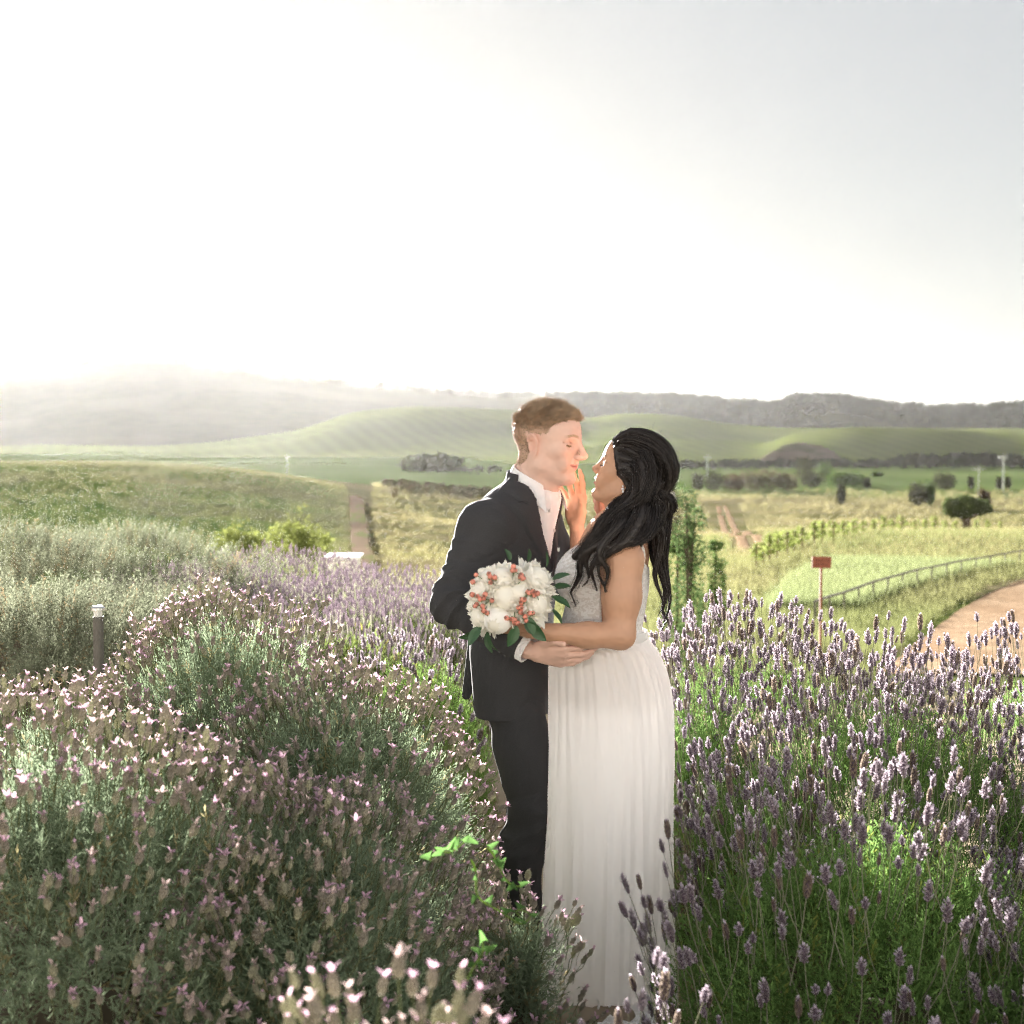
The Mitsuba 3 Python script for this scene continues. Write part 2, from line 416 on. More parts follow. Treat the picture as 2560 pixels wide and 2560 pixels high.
def dentata_spike(seed, stem=0.20):
    """a slim spike of whorled scales with small pale flowers and a small pale tuft, on a long bare stem"""
    r = np.random.default_rng(seed)
    L_, W_ = 0.043 * r.uniform(0.60, 1.3), 0.0066 * r.uniform(0.82, 1.15)
    age = 0.0 if seed % 5 else 1.0                        # some have gone over and turned brown
    vs, fs, cs, at = [], [], [], 0
    nw = r.integers(7, 10)
    # the core
    v, f = tube([[0, 0, 0], [0, 0, L_ * .5], [0, 0, L_]], [W_ * .55, W_ * .75, W_ * .45], 6, True)
    vs.append(v); fs.append(f); cs.append(np.tile((0.17, 0.13, 0.17), (len(v), 1))); at += len(v)
    for i in range(nw):
        z = L_ * (i + 0.2) / nw
        rw = W_ * (0.80 + 0.40 * math.sin(math.pi * (i + .6) / nw))
        for k in range(6):
            a = 2 * np.pi * (k + 0.5 * (i % 2)) / 6 + r.normal(0, .12)
            o = np.array([math.cos(a), math.sin(a), 0]); w = np.array([-math.sin(a), math.cos(a), 0])
            b0 = o * rw * 0.35 + np.array([0, 0, z])
            h = L_ / nw * 1.65
            v = np.array([b0, b0 + o * rw * .75 + w * rw * .52 + np.array([0, 0, h * .45]), b0 + o * rw * .62 + np.array([0, 0, h]), b0 + o * rw * .75 - w * rw * .52 + np.array([0, 0, h * .45])])
            fl = r.random() < (0.30 if not age else 0.04)
            c = np.array((0.56, 0.49, 0.56)) if fl else np.array((0.33, 0.28, 0.305) if not age else (0.29, 0.235, 0.19)) * r.uniform(.7, 1.25)
            if fl:
                v[2] += o * rw * .9; v[1] += o * rw * .4; v[3] += o * rw * .4
            vs.append(v); fs.append(np.array([[0, 1, 2], [0, 2, 3]]) + at); cs.append(np.tile(c, (4, 1))); at += 4
    for k in range(5):
        a = 2 * np.pi * k / 5 + r.normal(0, .2)
        o = np.array([math.cos(a), math.sin(a), 0]); w = np.array([-math.sin(a), math.cos(a), 0])
        b0 = np.array([0, 0, L_ * .97])
        ll = 0.0120 * r.uniform(.7, 1.25)
        v = np.array([b0, b0 + o * ll * .22 + w * .0030 + np.array([0, 0, ll * .55]), b0 + o * ll * .42 + np.array([0, 0, ll]), b0 + o * ll * .22 - w * .0030 + np.array([0, 0, ll * .55])])
        vs.append(v); fs.append(np.array([[0, 1, 2], [0, 2, 3]]) + at); cs.append(np.tile(np.array((0.58, 0.51, 0.58)) * r.uniform(.85, 1.15), (4, 1))); at += 4
    bx, by = r.normal(0, 0.16, 2)
    pts = np.array([[bx * stem * s * s, by * stem * s * s, -stem * s] for s in (0, .33, .66, 1.0)])
    v, f = tube(pts, [0.0011, 0.0012, 0.0013, 0.0014], 4, False)
    vs.append(v); fs.append(f + at); cs.append(np.tile((0.30, 0.30, 0.22), (len(v), 1)))
    return np.vstack(vs), np.vstack(fs), np.clip(np.vstack(cs), 0, 1)


def far_spike(seed, stem=0.20):
    """the slim spike as it is built where it is seen from far"""
    r = np.random.default_rng(seed)
    L_, W_ = 0.042 * r.uniform(0.7, 1.25), 0.0068 * r.uniform(0.9, 1.1)
    v, f = tube([[0, 0, 0], [0, 0, L_ * .35], [0, 0, L_ * .8], [0, 0, L_ * 1.15]], [W_ * .6, W_ * 1.05, W_ * .85, W_ * .2], 5, False)
    v[:, :2] *= r.uniform(.75, 1.25, (len(v), 1))
    c = np.array((0.42, 0.36, 0.40)) * r.uniform(.7, 1.35, (len(v), 1))
    c[-5:] = (0.62, 0.55, 0.60)
    bx, by = r.normal(0, .02, 2)
    sv = np.array([[-.0015, 0, 0], [.0015, 0, 0], [bx, by, -stem], [0, -.0015, 0], [0, .0015, 0], [bx, by, -stem]])
    return np.vstack([v, sv]), np.vstack([f, np.array([[0, 1, 2], [3, 4, 5]]) + len(v)]), np.vstack([c, np.tile((0.30, 0.30, 0.22), (6, 1))])


def as_group(name, m, mat, smooth=False):
    """a shape group to be placed many times"""
    scene[name] = {'type': 'shapegroup', 'shape': mikit.ply((m[0], m[1]), mat, smooth=smooth, color=m[2])}
    return {'type': 'instance', 'group': {'type': 'ref', 'id': name}}


# ------------------------------------------------------------------ the far land: woods, trees, roads, fence, sign
rb = np.random.default_rng(77)
scene['mat_far_leaf'] = {'type': 'principledthin', 'base_color': VCOL, 'roughness': 0.7, 'diff_trans': 0.7, 'eta': 1.35, 'spec_trans': 0.0}
scene['mat_far_wood'] = {'type': 'twosided', 'bsdf': {'type': 'diffuse', 'reflectance': VCOL}}
scene['mat_bark'] = principled(rgb(.11, .085, .06), 0.9)


def blob_tree(seed, n, tall, conifer):
    """a small distant tree of leaf tufts round the origin, height 1"""
    r = np.random.default_rng(seed)
    vs = []
    for k in range(n):
        if conifer:
            z = r.uniform(0.08, 1.0)
            w = 0.17 * (1.02 - z) ** 0.8 * r.uniform(.5, 1.1) + .01
            a = r.uniform(0, 6.28)
            c = np.array([w * math.cos(a), w * math.sin(a), z])
            s = 0.14 * (1.15 - z)
        else:
            u = r.normal(0, 1, 3); u /= np.linalg.norm(u)
            c = u * r.uniform(.5, 1) ** .5 * np.array([0.40, 0.40, 0.30]) + np.array([0, 0, 0.60])
            s = 0.18
        t = r.normal(0, 1, (3, 3)) * s
        vs.append(c + t)
    v = np.vstack(vs)
    v[:, 2] *= tall
    v[:, 2] = np.maximum(v[:, 2], 0)
    return v, np.arange(len(v)).reshape(-1, 3), np.tile((1.0, 1.0, 1.0), (len(v), 1))


CONI = [blob_tree(k, 20, 1.0, True) for k in range(4)]
ROUN = [blob_tree(10 + k, 30, 1.0, False) for k in range(4)]


def wood(name, label, pts, h, tint, temps, cat='forest'):
    up = np.tile((0, 0, 1.0), (len(pts), 1)) + rb.normal(0, .04, (len(pts), 3))
    tn = np.array(tint) * rb.uniform(.65, 1.35, (len(pts), 1)) * (1 + rb.normal(0, .06, (len(pts), 3)))
    v, f, c = scatter(temps, pts, up, h, tn, rb)
    key = put(name, None, (v, f), 'mat_far_wood', color=c)
    labels[key] = {'label': label, 'category': cat, 'kind': 'stuff'}


def mesh_points(G, n, i0, i1, j0, j1):
    i, j = rb.uniform(i0, i1 - 1.01, n), rb.uniform(j0, j1 - 1.01, n)
    a, b = i.astype(int), j.astype(int)
    fi, fj = (i - a)[:, None], (j - b)[:, None]
    return (G[a, b] * (1 - fi) + G[a + 1, b] * fi) * (1 - fj) + (G[a, b + 1] * (1 - fi) + G[a + 1, b + 1] * fi) * fj


_p = np.vstack([mesh_points(RIDGE_V, 2600, 105, 320, 39, 43), mesh_points(RIDGE_V, 6500, 212, 320, 8, 42)])
_p = _p[(meshkit.fbm(_p / 90, 3, 2) > 0.40) | (np.arange(len(_p)) < 1600)]
wood('forest', 'pine and eucalyptus wood that covers the long ridge under the sky', _p, rb.uniform(4.5, 11, len(_p)), (0.06, 0.066, 0.04), CONI + ROUN[:1])


def on_land(u, D):
    x = (np.asarray(u, float) - CU) / FOC * np.asarray(D, float)
    D = np.asarray(D, float) + 0 * x
    return np.stack([x, D, land(x, D)], -1)


_n = 420
_u = rb.uniform(1640, 2700, _n)
_p = on_land(_u, 690 + rb.normal(0, 9, _n) + (_u - 2000) * 0.02)
wood('treeline', 'dark hedge of low trees that closes off the valley meadows', _p, rb.uniform(2.2, 4.5, _n) * (1 + 0.5 * (_u > 2250)), (0.06, 0.062, 0.038), ROUN, 'hedge')
_n = 260
_u = rb.uniform(960, 1330, _n)
_p = on_land(_u, 330 + rb.normal(0, 22, _n))
wood('scrub', 'brownish scrub bushes along the edge of the meadow, left of the man', _p, rb.uniform(.7, 1.9, _n), (0.19, 0.17, 0.095), ROUN, 'scrub')
_n = 150
_u = np.concatenate([rb.normal(1075, 30, 60), rb.uniform(1000, 1250, 90)])
_p = on_land(_u, 640 + rb.normal(0, 16, _n))
wood('copse', 'hazy clump of trees at the foot of the rolling hills, left of the man', _p, np.where(np.arange(_n) < 60, rb.uniform(3, 7.5, _n), rb.uniform(1, 3, _n)), (0.085, 0.09, 0.05), ROUN, 'trees')


def leaf_cloud(n, fn, size, seed, flat=0.5):
    """n leaf tufts (two triangles each) at points drawn by fn(rng)"""
    r = np.random.default_rng(seed)
    c = fn(r, n)
    a = r.normal(0, 1, (n, 3)); a /= np.linalg.norm(a, axis=1, keepdims=True)
    b = np.cross(a, r.normal(0, 1, (n, 3))); b /= np.linalg.norm(b, axis=1, keepdims=True)
    s = size * r.uniform(.6, 1.4, (n, 1))
    v = np.stack([c - a * s, c + b * s * flat, c + a * s, c - b * s * flat], 1).reshape(-1, 3)
    k = np.arange(n) * 4
    f = np.vstack([np.stack([k, k + 1, k + 2], 1), np.stack([k, k + 2, k + 3], 1)])
    return v, f, c


def lobes(cs):
    """draws points in the outer part of several ellipsoids [(centre, radii), ...]"""
    cs = [(np.array(c, float), np.array(r_, float)) for c, r_ in cs]
    w = np.array([r_.prod() ** (2 / 3) for _, r_ in cs]); w /= w.sum()
    def fn(r, n):
        k = r.choice(len(cs), n, p=w)
        u = r.normal(0, 1, (n, 3)); u /= np.linalg.norm(u, axis=1, keepdims=True)
        rad = r.uniform(0.35, 1.0, (n, 1)) ** 0.5
        rad *= 0.62 + 0.75 * meshkit.noise(u * 2.6 + k[:, None] * 3.7, 6)[:, None]
        return np.array([cs[i][0] for i in k]) + u * rad * np.array([cs[i][1] for i in k])
    return fn


def tree(name, base, cs, n, leaf, tint, label, cat, seed, trunk_r, group=None):
    """crown of leaf tufts and a trunk with limbs; cs: lobes relative to the base"""
    key = thing(name, label, cat, group)
    base = np.array(base, float)
    v, f, c = leaf_cloud(n, lobes([(base + np.array(a), b) for a, b in cs]), leaf, seed)
    r = np.random.default_rng(seed + 1)
    col = np.array(tint) * (0.65 + 0.7 * meshkit.noise(c / (leaf * 7), seed)[:, None]) * r.uniform(.8, 1.2, (n, 1))
    put('crown', key, (v, f), 'mat_far_leaf', color=np.repeat(np.clip(col, 0, .9), 4, 0))
    ms = []
    for a, b in cs:
        a = np.array(a)
        fork = np.array([a[0] * 0.15, a[1] * .15, max(a[2] - b[2], 0) * 0.75 + 0.05])
        ms.append(tube([base + (0, 0, -0.2), base + fork * .6, base + fork, base + fork * .4 + a * .6, base + a], np.array([1.0, .85, .7, .45, .2]) * trunk_r, 7))
    put('trunk', key, join(ms), 'mat_bark', smooth=True)
    return key


# the lone tree in the dry field
b0 = on_land([2418], [140])[0]
k = 140 / 3743.0
tree('tree', b0, [((-36 * k, 0, 66 * k), (26 * k, 26 * k, 24 * k)), ((0, 0, 74 * k), (30 * k, 30 * k, 24 * k)), ((36 * k, 0, 68 * k), (24 * k, 24 * k, 20 * k)), ((-8 * k, 0, 52 * k), (26 * k, 26 * k, 13 * k)), ((54 * k, 0, 62 * k), (12 * k, 12 * k, 10 * k))], 5200, 0.14, (0.09, 0.115, 0.045),
     'lone dark round-headed tree standing in the dry field on the right', 'tree', 3, 0.22)
# the two round shrubs before the left field
for u, D, top, w, lab in ((600, 30, 1322, 68, 'smaller of the two sunlit olive-green shrubs below the left field'), (745, 29, 1306, 78, 'larger sunlit olive-green shrub beside the dirt road, right of the smaller one')):
    b0 = on_land([u], [D])[0]
    zt = EYE + ray(1280, top)[1] * D
    h, r_ = zt - b0[2], w / 3743 * D
    tree('shrub', b0, [((-.3 * r_, 0, h - .62 * r_), (.75 * r_, .75 * r_, .62 * r_)), ((.45 * r_, .1, h - .75 * r_), (.62 * r_, .7 * r_, .6 * r_)), ((0, 0, h * .52), (.95 * r_, .95 * r_, h * .5)), ((0.1, .1, h * .3), (r_, r_, h * .3))], 6500, 0.040, (0.21, 0.235, 0.075), lab, 'shrub', int(u), .05)
# the bush behind the bride
b0 = on_land([1724], [17])[0]
k = 17 / 3743.0
zc = lambda v_: EYE + ray(1280, v_)[1] * 17 - b0[2]
tree('shrub', b0, [((-10 * k, 0, zc(1248)), (28 * k, .16, 36 * k)), ((16 * k, 0.05, zc(1296)), (30 * k, .18, 34 * k)), ((-14 * k, 0, zc(1332)), (36 * k, .2, 42 * k)), ((10 * k, 0, zc(1385)), (44 * k, .22, 50 * k)), ((0, 0, zc(1385) * .5), (48 * k, .25, zc(1385) * .5))], 3600, 0.020, (0.075, 0.115, 0.045), 'upright green bush right behind the bride\'s hair', 'shrub', 8, .03)
for u, D, top, w, lab in ((1695, 22, 1330, 58, 'low green shrub at the foot of the upright green bush'), (1790, 30, 1352, 26, 'small dark shrub by the end of the twin dirt track')):
    b0 = on_land([u], [D])[0]
    h, r_ = max(EYE + ray(1280, top)[1] * D - b0[2], .4), w / 3743 * D
    tree('shrub', b0, [((0, 0, h - .5 * r_), (.8 * r_, .8 * r_, .5 * r_)), ((.2 * r_, 0, h * .5), (r_, r_, h * .45))], 1700, 0.034, (0.07, 0.11, 0.035), lab, 'shrub', int(u), .03)
# shrubs on the far side of the dry field: bearing, top, half-width, distance
SH = [(1745, 1188, 14, 430, 'first dark shrub from the left in the row across the dry field'), (1784, 1183, 20, 430, 'second dark shrub of the row across the dry field'), (1835, 1188, 26, 425, 'reddish brown shrub of the row across the dry field'),
      (1880, 1182, 30, 425, 'pale straw-coloured thicket left in the scrub row'), (1925, 1180, 30, 420, 'tallest straw-coloured thicket in the middle of the scrub row'), (1968, 1186, 26, 415, 'straw-coloured thicket right in the scrub row'),
      (2012, 1148, 20, 500, 'tall dark tree rising from the scrub row'), (2062, 1160, 17, 500, 'grey-green tree right of the tall dark one in the scrub row'), (2030, 1182, 26, 450, 'broad dark shrub below the two taller trees'),
      (2100, 1184, 26, 460, 'left half of the long dark bush beside the green meadow'), (2132, 1184, 24, 460, 'right half of the long dark bush beside the green meadow'), (2193, 1181, 14, 560, 'small round green tree standing alone in the meadow'),
      (2168, 1196, 8, 450, 'tiny dark bush below the round meadow tree'), (2362, 1187, 26, 430, 'dark bush where the meadow meets the dirt road'), (2298, 1214, 24, 330, 'low dark bush at the lower edge of the meadow'), (2326, 1207, 12, 330, 'small bright green bush at the lower edge of the meadow'),
      (2104, 1214, 10, 330, 'little bush at the near corner of the meadow'), (2462, 1228, 14, 300, 'flat brown bush lying in the green strip on the right'), (2428, 1194, 7, 430, 'tiny round bush left of the pair on the right edge'), (2500, 1196, 9, 430, 'left bush of the small pair on the right edge'), (2520, 1196, 7, 430, 'right bush of the small pair on the right edge')]
for i, (u, top, w, D, lab) in enumerate(SH):
    b0 = on_land([u], [D])[0]
    zt = EYE + ray(1280, top)[1] * D
    h, r_ = max(zt - b0[2], 1.2) * 1.12, w / 3743 * D * 1.2
    t = (0.19, 0.17, 0.085) if 'straw' in lab else (0.13, 0.085, 0.05) if 'brown' in lab else (0.10, 0.16, 0.045) if 'green' in lab else (0.075, 0.08, 0.04)
    tree('shrub' if 'tree' not in lab else 'small_tree', b0, [((-.3 * r_, 0, h * .62), (.66 * r_, .66 * r_, h * .38)), ((.35 * r_, 0, h * .58), (.62 * r_, .66 * r_, h * .38)), ((0, 0, h * .36), (.9 * r_, .8 * r_, h * .36))], 900, 0.12 * r_ ** .5 + .14, [x_ * .62 for x_ in t], lab, 'shrub' if 'tree' not in lab else 'tree', 500 + i, .12)


# ---- roads, yard: sheets that follow the land
def sheet(name, label, left, right, lift, mat, n=90, m=14, cat=None):
    """a strip between two edges, each a list of (bearing, distance)"""
    ms = []
    for e in (left, right):
        p = np.array([((u - CU) / FOC * D, D) for u, D in e])
        s = np.concatenate([[0], np.cumsum(np.linalg.norm(np.diff(p, axis=0), axis=1))])
        ms.append(PchipInterpolator(s, p)(np.linspace(0, s[-1], n)))
    t = np.linspace(0, 1, m)
    g = ms[0][:, None] * (1 - t)[None, :, None] + ms[1][:, None] * t[None, :, None]
    jag = (meshkit.noise(np.stack([g[..., 1] * .9, g[..., 0] * .9, g[..., 0] * 0], -1), 3) - .5)[..., None] * np.where((t == 0) | (t == 1), .5, 0)[None, :, None] * lift * 6
    g = g + jag
    z = land(g[..., 0], g[..., 1]) + lift * (1 - np.abs(2 * t - 1) ** 4)[None] + 0.004
    return structure(name, label, (np.concatenate([g, z[..., None]], -1).reshape(-1, 3), grid_faces(n, m)[:, ::-1]), mat, cat=cat or 'road')


def dirt_color(p, n, uv):
    a = tfbm(p.x * 0.9, p.y * 0.25, 0, 4)
    b = tfbm(p.x * 5, p.y * 5, 2, 3)
    return mix(mix((0.30, 0.20, 0.125), (0.45, 0.33, 0.22), a), (0.24, 0.16, 0.10), smoothstep(0.55, 0.7, b) * 0.6)


def red_dirt_color(p, n, uv):
    a = tfbm(p.x * 1.1, p.y * 0.03, 4, 4)
    return mix(mix((0.17, 0.125, 0.09), (0.25, 0.19, 0.14), a), (0.16, 0.17, 0.07), smoothstep(0.56, 0.66, tfbm(p.x * 0.8, p.y * 0.1, 9, 3)))


scene['mat_dirt'] = {'type': 'twosided', 'bsdf': {'type': 'bumpmap', 'tex': mikit.proc(ground_bump, 0.01), 'scale': 0.5, 'bsdf': {'type': 'diffuse', 'reflectance': mikit.proc(dirt_color)}}}
scene['mat_red_dirt'] = {'type': 'twosided', 'bsdf': {'type': 'diffuse', 'reflectance': mikit.proc(red_dirt_color)}}
sheet('dirt_road', 'straight reddish dirt road running up the left field', [(878, 60), (882, 110), (876, 160), (872, 245)], [(962, 60), (945, 110), (925, 160), (906, 245)], 0.05, 'mat_red_dirt')
for a, b_ in ((-4, 15), (26, 46)):
    sheet('wheel_track', 'pale left wheel track across the dry field' if a == 0 else 'pale right wheel track across the dry field', [(1862 + a * 1.6, 85), (1840 + a * 1.3, 115), (1822 + a * 1.1, 170), (1803 + a * .8, 250), (1792 + a * .5, 330)], [(1862 + b_ * 1.6, 85), (1840 + b_ * 1.3, 115), (1822 + b_ * 1.1, 170), (1803 + b_ * .8, 250), (1792 + b_ * .5, 330)], 0.05, 'mat_dirt', cat='dirt track')
sheet('dirt_yard', 'bare sandy yard sloping at the right edge', [(2200, 22), (2300, 30), (2395, 40), (2490, 50), (2620, 60), (2780, 66)], [(3400, 20), (3400, 26), (3400, 34), (3400, 42), (3400, 50), (3400, 54)], 0.05, 'mat_dirt', cat='yard')

_n = 90
_D = rb.uniform(62, 240, _n)
_p = on_land(np.interp(_D, [60, 110, 160, 245], [966, 949, 929, 909]) + rb.normal(0, 3, _n), _D)
wood('verge', 'dark scrubby verge along the right side of the straight dirt road', _p, rb.uniform(.2, .7, _n), (0.15, 0.14, 0.075), ROUN, 'verge')

# ---- grass: real blades, lit through by the low sun
def blade_patch(seed, hgt, wid, n):
    r = np.random.default_rng(seed)
    vs = []
    for k in range(n):
        o = np.array([*r.normal(0, hgt * .35, 2), 0])
        a = r.uniform(0, 6.28)
        w = np.array([math.cos(a), math.sin(a), 0]) * wid
        tip = o + np.array([*r.normal(0, hgt * .3, 2), hgt * r.uniform(.6, 1.2)])
        vs.append(np.array([o - w, o + w, tip]))
    v = np.vstack(vs)
    return v, np.arange(len(v)).reshape(-1, 3), np.ones((len(v), 3))


def meadow(label, pts, size, tint, tint2, temps):
    keyv = meshkit.fbm(np.stack([pts[:, 0] * .06, pts[:, 1] * .03, pts[:, 0] * 0], 1), 3, 4)[:, None]
    tn = np.array(tint) * (1 - keyv) + np.array(tint2) * keyv
    tn = tn * rb.uniform(.8, 1.2, (len(pts), 1))
    up = np.tile((0, 0, 1.0), (len(pts), 1)) + rb.normal(0, .12, (len(pts), 3))
    v, f, c = scatter(temps, pts, up, size, tn, rb)
    key = put('grass', None, (v, f), 'mat_far_leaf', color=c)
    labels[key] = {'label': label, 'category': 'grass', 'kind': 'stuff'}


G1 = [blade_patch(k, 1.0, 0.035, 9) for k in range(4)]
_n = 22000
_D = np.exp(rb.uniform(math.log(15), math.log(110), _n)); _u = rb.uniform(1250, 2750, _n)
_p = on_land(_u, _D)
_yard0 = (_D > 72) & (np.abs(_u - 1868) < 45)
_yard = (_D < 67) & (_u > np.interp(_D, [22, 30, 40, 50, 60, 66], [2200, 2300, 2395, 2490, 2620, 2780]) - 25)
_p = _p[~_yard & ~_yard0]
meadow('bright green and straw grass on the slope below the garden, right of the couple', _p, 0.10 + 0.004 * _p[:, 1] * rb.uniform(.7, 1.3, len(_p)), (0.15, 0.205, 0.065), (0.28, 0.25, 0.135), G1)
_n = 9000
_D = rb.uniform(40, 66, _n); _u = rb.uniform(0, 1, _n)
_lo = np.interp(_D, [40, 52, 66], [1930, 1975, 2080]); _hi = np.interp(_D, [34, 76], [2040, 2700])
_p = on_land(_lo + (_hi - _lo) * _u, _D)
_p = _p[_hi > _lo]
meadow('bright lime-green strip of lawn between the rail fence and the row of vines', _p, rb.uniform(.25, .45, len(_p)), (0.225, 0.275, 0.125), (0.28, 0.31, 0.155), G1)
_n = 15000
_D = np.exp(rb.uniform(math.log(70), math.log(420), _n)); _u = rb.uniform(930, 2750, _n)
_k = ~((np.abs(_u - np.interp(_D, [115, 170, 250, 330], [1868, 1848, 1822, 1805])) < 42) & (_D > 80) & (_D < 340))
_p = on_land(_u[_k], _D[_k])
meadow('dry straw-coloured grass of the wide fields in the valley', _p, 0.25 + 0.0016 * _p[:, 1] * rb.uniform(.6, 1.4, len(_p)), (0.33, 0.29, 0.16), (0.23, 0.225, 0.10), G1)
_n = 14000
_D = rb.uniform(125, 285, _n); _u = rb.uniform(-900, 868, _n)
_p = on_land(_u, _D)
meadow('grass of the shaded field hill on the left, bright along its crest', _p, 0.28 + 0.0012 * _p[:, 1] * rb.uniform(.6, 1.4, len(_p)), (0.115, 0.135, 0.055), (0.21, 0.20, 0.10), G1)
_n = 6000
_D = np.exp(rb.uniform(math.log(16), math.log(90), _n)); _u = rb.uniform(-600, 1280, _n)
_p = on_land(_u, _D)
meadow('grass on the slope behind the lavender beds, left of the couple', _p, 0.12 + 0.004 * _p[:, 1] * rb.uniform(.7, 1.3, len(_p)), (0.13, 0.16, 0.065), (0.22, 0.205, 0.11), G1)

# ---- the young vines on stakes along the edge of the field
scene['mat_post'] = principled(rgb(.20, .15, .10), 0.85)
VINE = leaf_cloud(70, lobes([((0, 0, .62), (.34, .25, .30)), ((.1, 0, .9), (.22, .2, .18))]), 0.10, 5)
VINE_G = as_group('vine_crown_shape', (VINE[0], VINE[1], np.tile((0.21, 0.25, 0.075), (len(VINE[0]), 1))), 'mat_far_leaf')
STAKE_G = {'type': 'instance', 'group': {'type': 'ref', 'id': 'stake_shape'}}
scene['stake_shape'] = {'type': 'shapegroup', 'shape': mikit.ply(tube([[0, 0, -0.1], [0, 0, 1.05]], 0.045, 5), 'mat_post')}
for i in range(26):
    s = i / 25
    D = 60 * (165 / 60) ** s
    u = 1890 + 610 * s ** 1.12 + rb.normal(0, 3)
    p = on_land([u], [D])[0]
    key = numbered('vine_plant')
    labels[key] = {'label': 'young leafy vine on a wooden stake, one of the row beside the lawn', 'category': 'vine', 'group': 'young vines staked in a row beside the lawn'}
    m = np.eye(4); m[:3, :3] *= rb.uniform(.8, 1.2) * 1.15; m[:3, 3] = p
    a = rb.uniform(0, 6); R = np.eye(4); R[:2, :2] = [[math.cos(a), -math.sin(a)], [math.sin(a), math.cos(a)]]
    put('crown', key, VINE_G, None, to_world=T((m @ R).tolist()))
    put('stake', key, STAKE_G, None, to_world=T(m.tolist()))

# ---- the low rail fence at the yard
fence = thing('fence', 'low grey rail fence on short posts between the lawn and the sandy yard', 'fence')
_e = [on_land([u], [D])[0] for u, D in zip(np.linspace(2040, 2700, 19), np.linspace(34, 76, 19))]
scene['mat_grey_wood'] = principled(rgb(.22, .20, .17), 0.85)
put('rail', fence, tube([p + (0, 0, .62 + .01 * math.sin(i * 2)) for i, p in enumerate(_e)], 0.035, 7), 'mat_grey_wood', smooth=40)
for p in _e:
    put('post', fence, tube([p + (0, 0, -.1), p + (0, 0, .60)], 0.028, 7), 'mat_grey_wood')

# ---- the red sign on its post
sg = thing('sign', 'small weathered red-brown wooden sign on a thin post above the lavender', 'sign')
scene['mat_sign'] = principled(rgb(.28, .085, .05), 0.7)
scene['mat_sign_ink'] = principled(rgb(.14, .045, .03), 0.8)
sp = on_land([2053], [24])[0]
zt = EYE + ray(1280, 1391)[1] * 24
zb_ = EYE + ray(1280, 1420)[1] * 24
sx = PX(2053, 1400, 24)[0]
bd = trimesh.creation.box((0.31, 0.022, zt - zb_)); bd.apply_transform(trimesh.transformations.rotation_matrix(0.02, [0, 1, 0])); bd.apply_translation((sx, 23.97, (zt + zb_) / 2))
put('board', sg, bd, 'mat_sign')
put('post', sg, box(sx, 24.0, (zt + sp[2]) / 2 - .05, .036, .036, zt - sp[2] - .05), 'mat_sign')
# its two faint lines of worn lettering cannot be read: strokes only
_st = []
for row in range(2):
    x = sx - 0.105
    while x < sx + 0.10:
        w = rb.uniform(.012, .022)
        _st.append(box(x + w / 2, 23.957, (zt + zb_) / 2 + .032 - .062 * row, w, .003, .022)); x += w + .012
put('lettering', sg, join(_st), 'mat_sign_ink', kind='stuff')

# ---- the garden lamp among the bushes
lamp = thing('garden_lamp', 'dark round bollard lamp with a shiny cap, unlit, between lavender and grey-green bushes', 'garden lamp')
lp = PX(245, 1522, 5.7)
lg = land(np.array([lp[0]]), np.array([5.7]))[0]
scene['mat_lamp_body'] = principled(rgb(.12, .11, .095), 0.6)
scene['mat_steel'] = {'type': 'twosided', 'bsdf': {'type': 'roughconductor', 'alpha': 0.25, 'specular_reflectance': rgb(.75, .74, .72)}}
scene['mat_lens'] = principled(rgb(.75, .75, .72), 0.2, specular=0.7)
put('post', lamp, tube([[lp[0], 5.7, lg - .05], [lp[0], 5.7, lp[2] - .03]], .020, 16), 'mat_lamp_body', smooth=40)
put('lens', lamp, tube([[lp[0], 5.7, lp[2] - .03], [lp[0], 5.7, lp[2] - .005]], .017, 16), 'mat_lens', smooth=40)
put('cap', lamp, tube([[lp[0], 5.7, lp[2] - .005], [lp[0], 5.7, lp[2] + .004], [lp[0], 5.7, lp[2] + .012]], [.027, .027, .018], 20), 'mat_steel', smooth=40)

# ---- the white box behind the far bed
wb = thing('white_box', 'white box with a flat pale lid at the back of the far lavender bed', 'box')
scene['mat_white_paint'] = principled(rgb(.78, .78, .76), 0.5)
c = PX(853, 1397, 15)
gz = land(np.array([c[0]]), np.array([15.0]))[0]
put('body', wb, box(c[0], 15.25, (c[2] + gz) / 2 - .02, .30, .42, c[2] - gz - .02), 'mat_white_paint')
put('lid', wb, box(c[0], 15.25, c[2] + .008, .36, .52, .022), 'mat_white_paint')

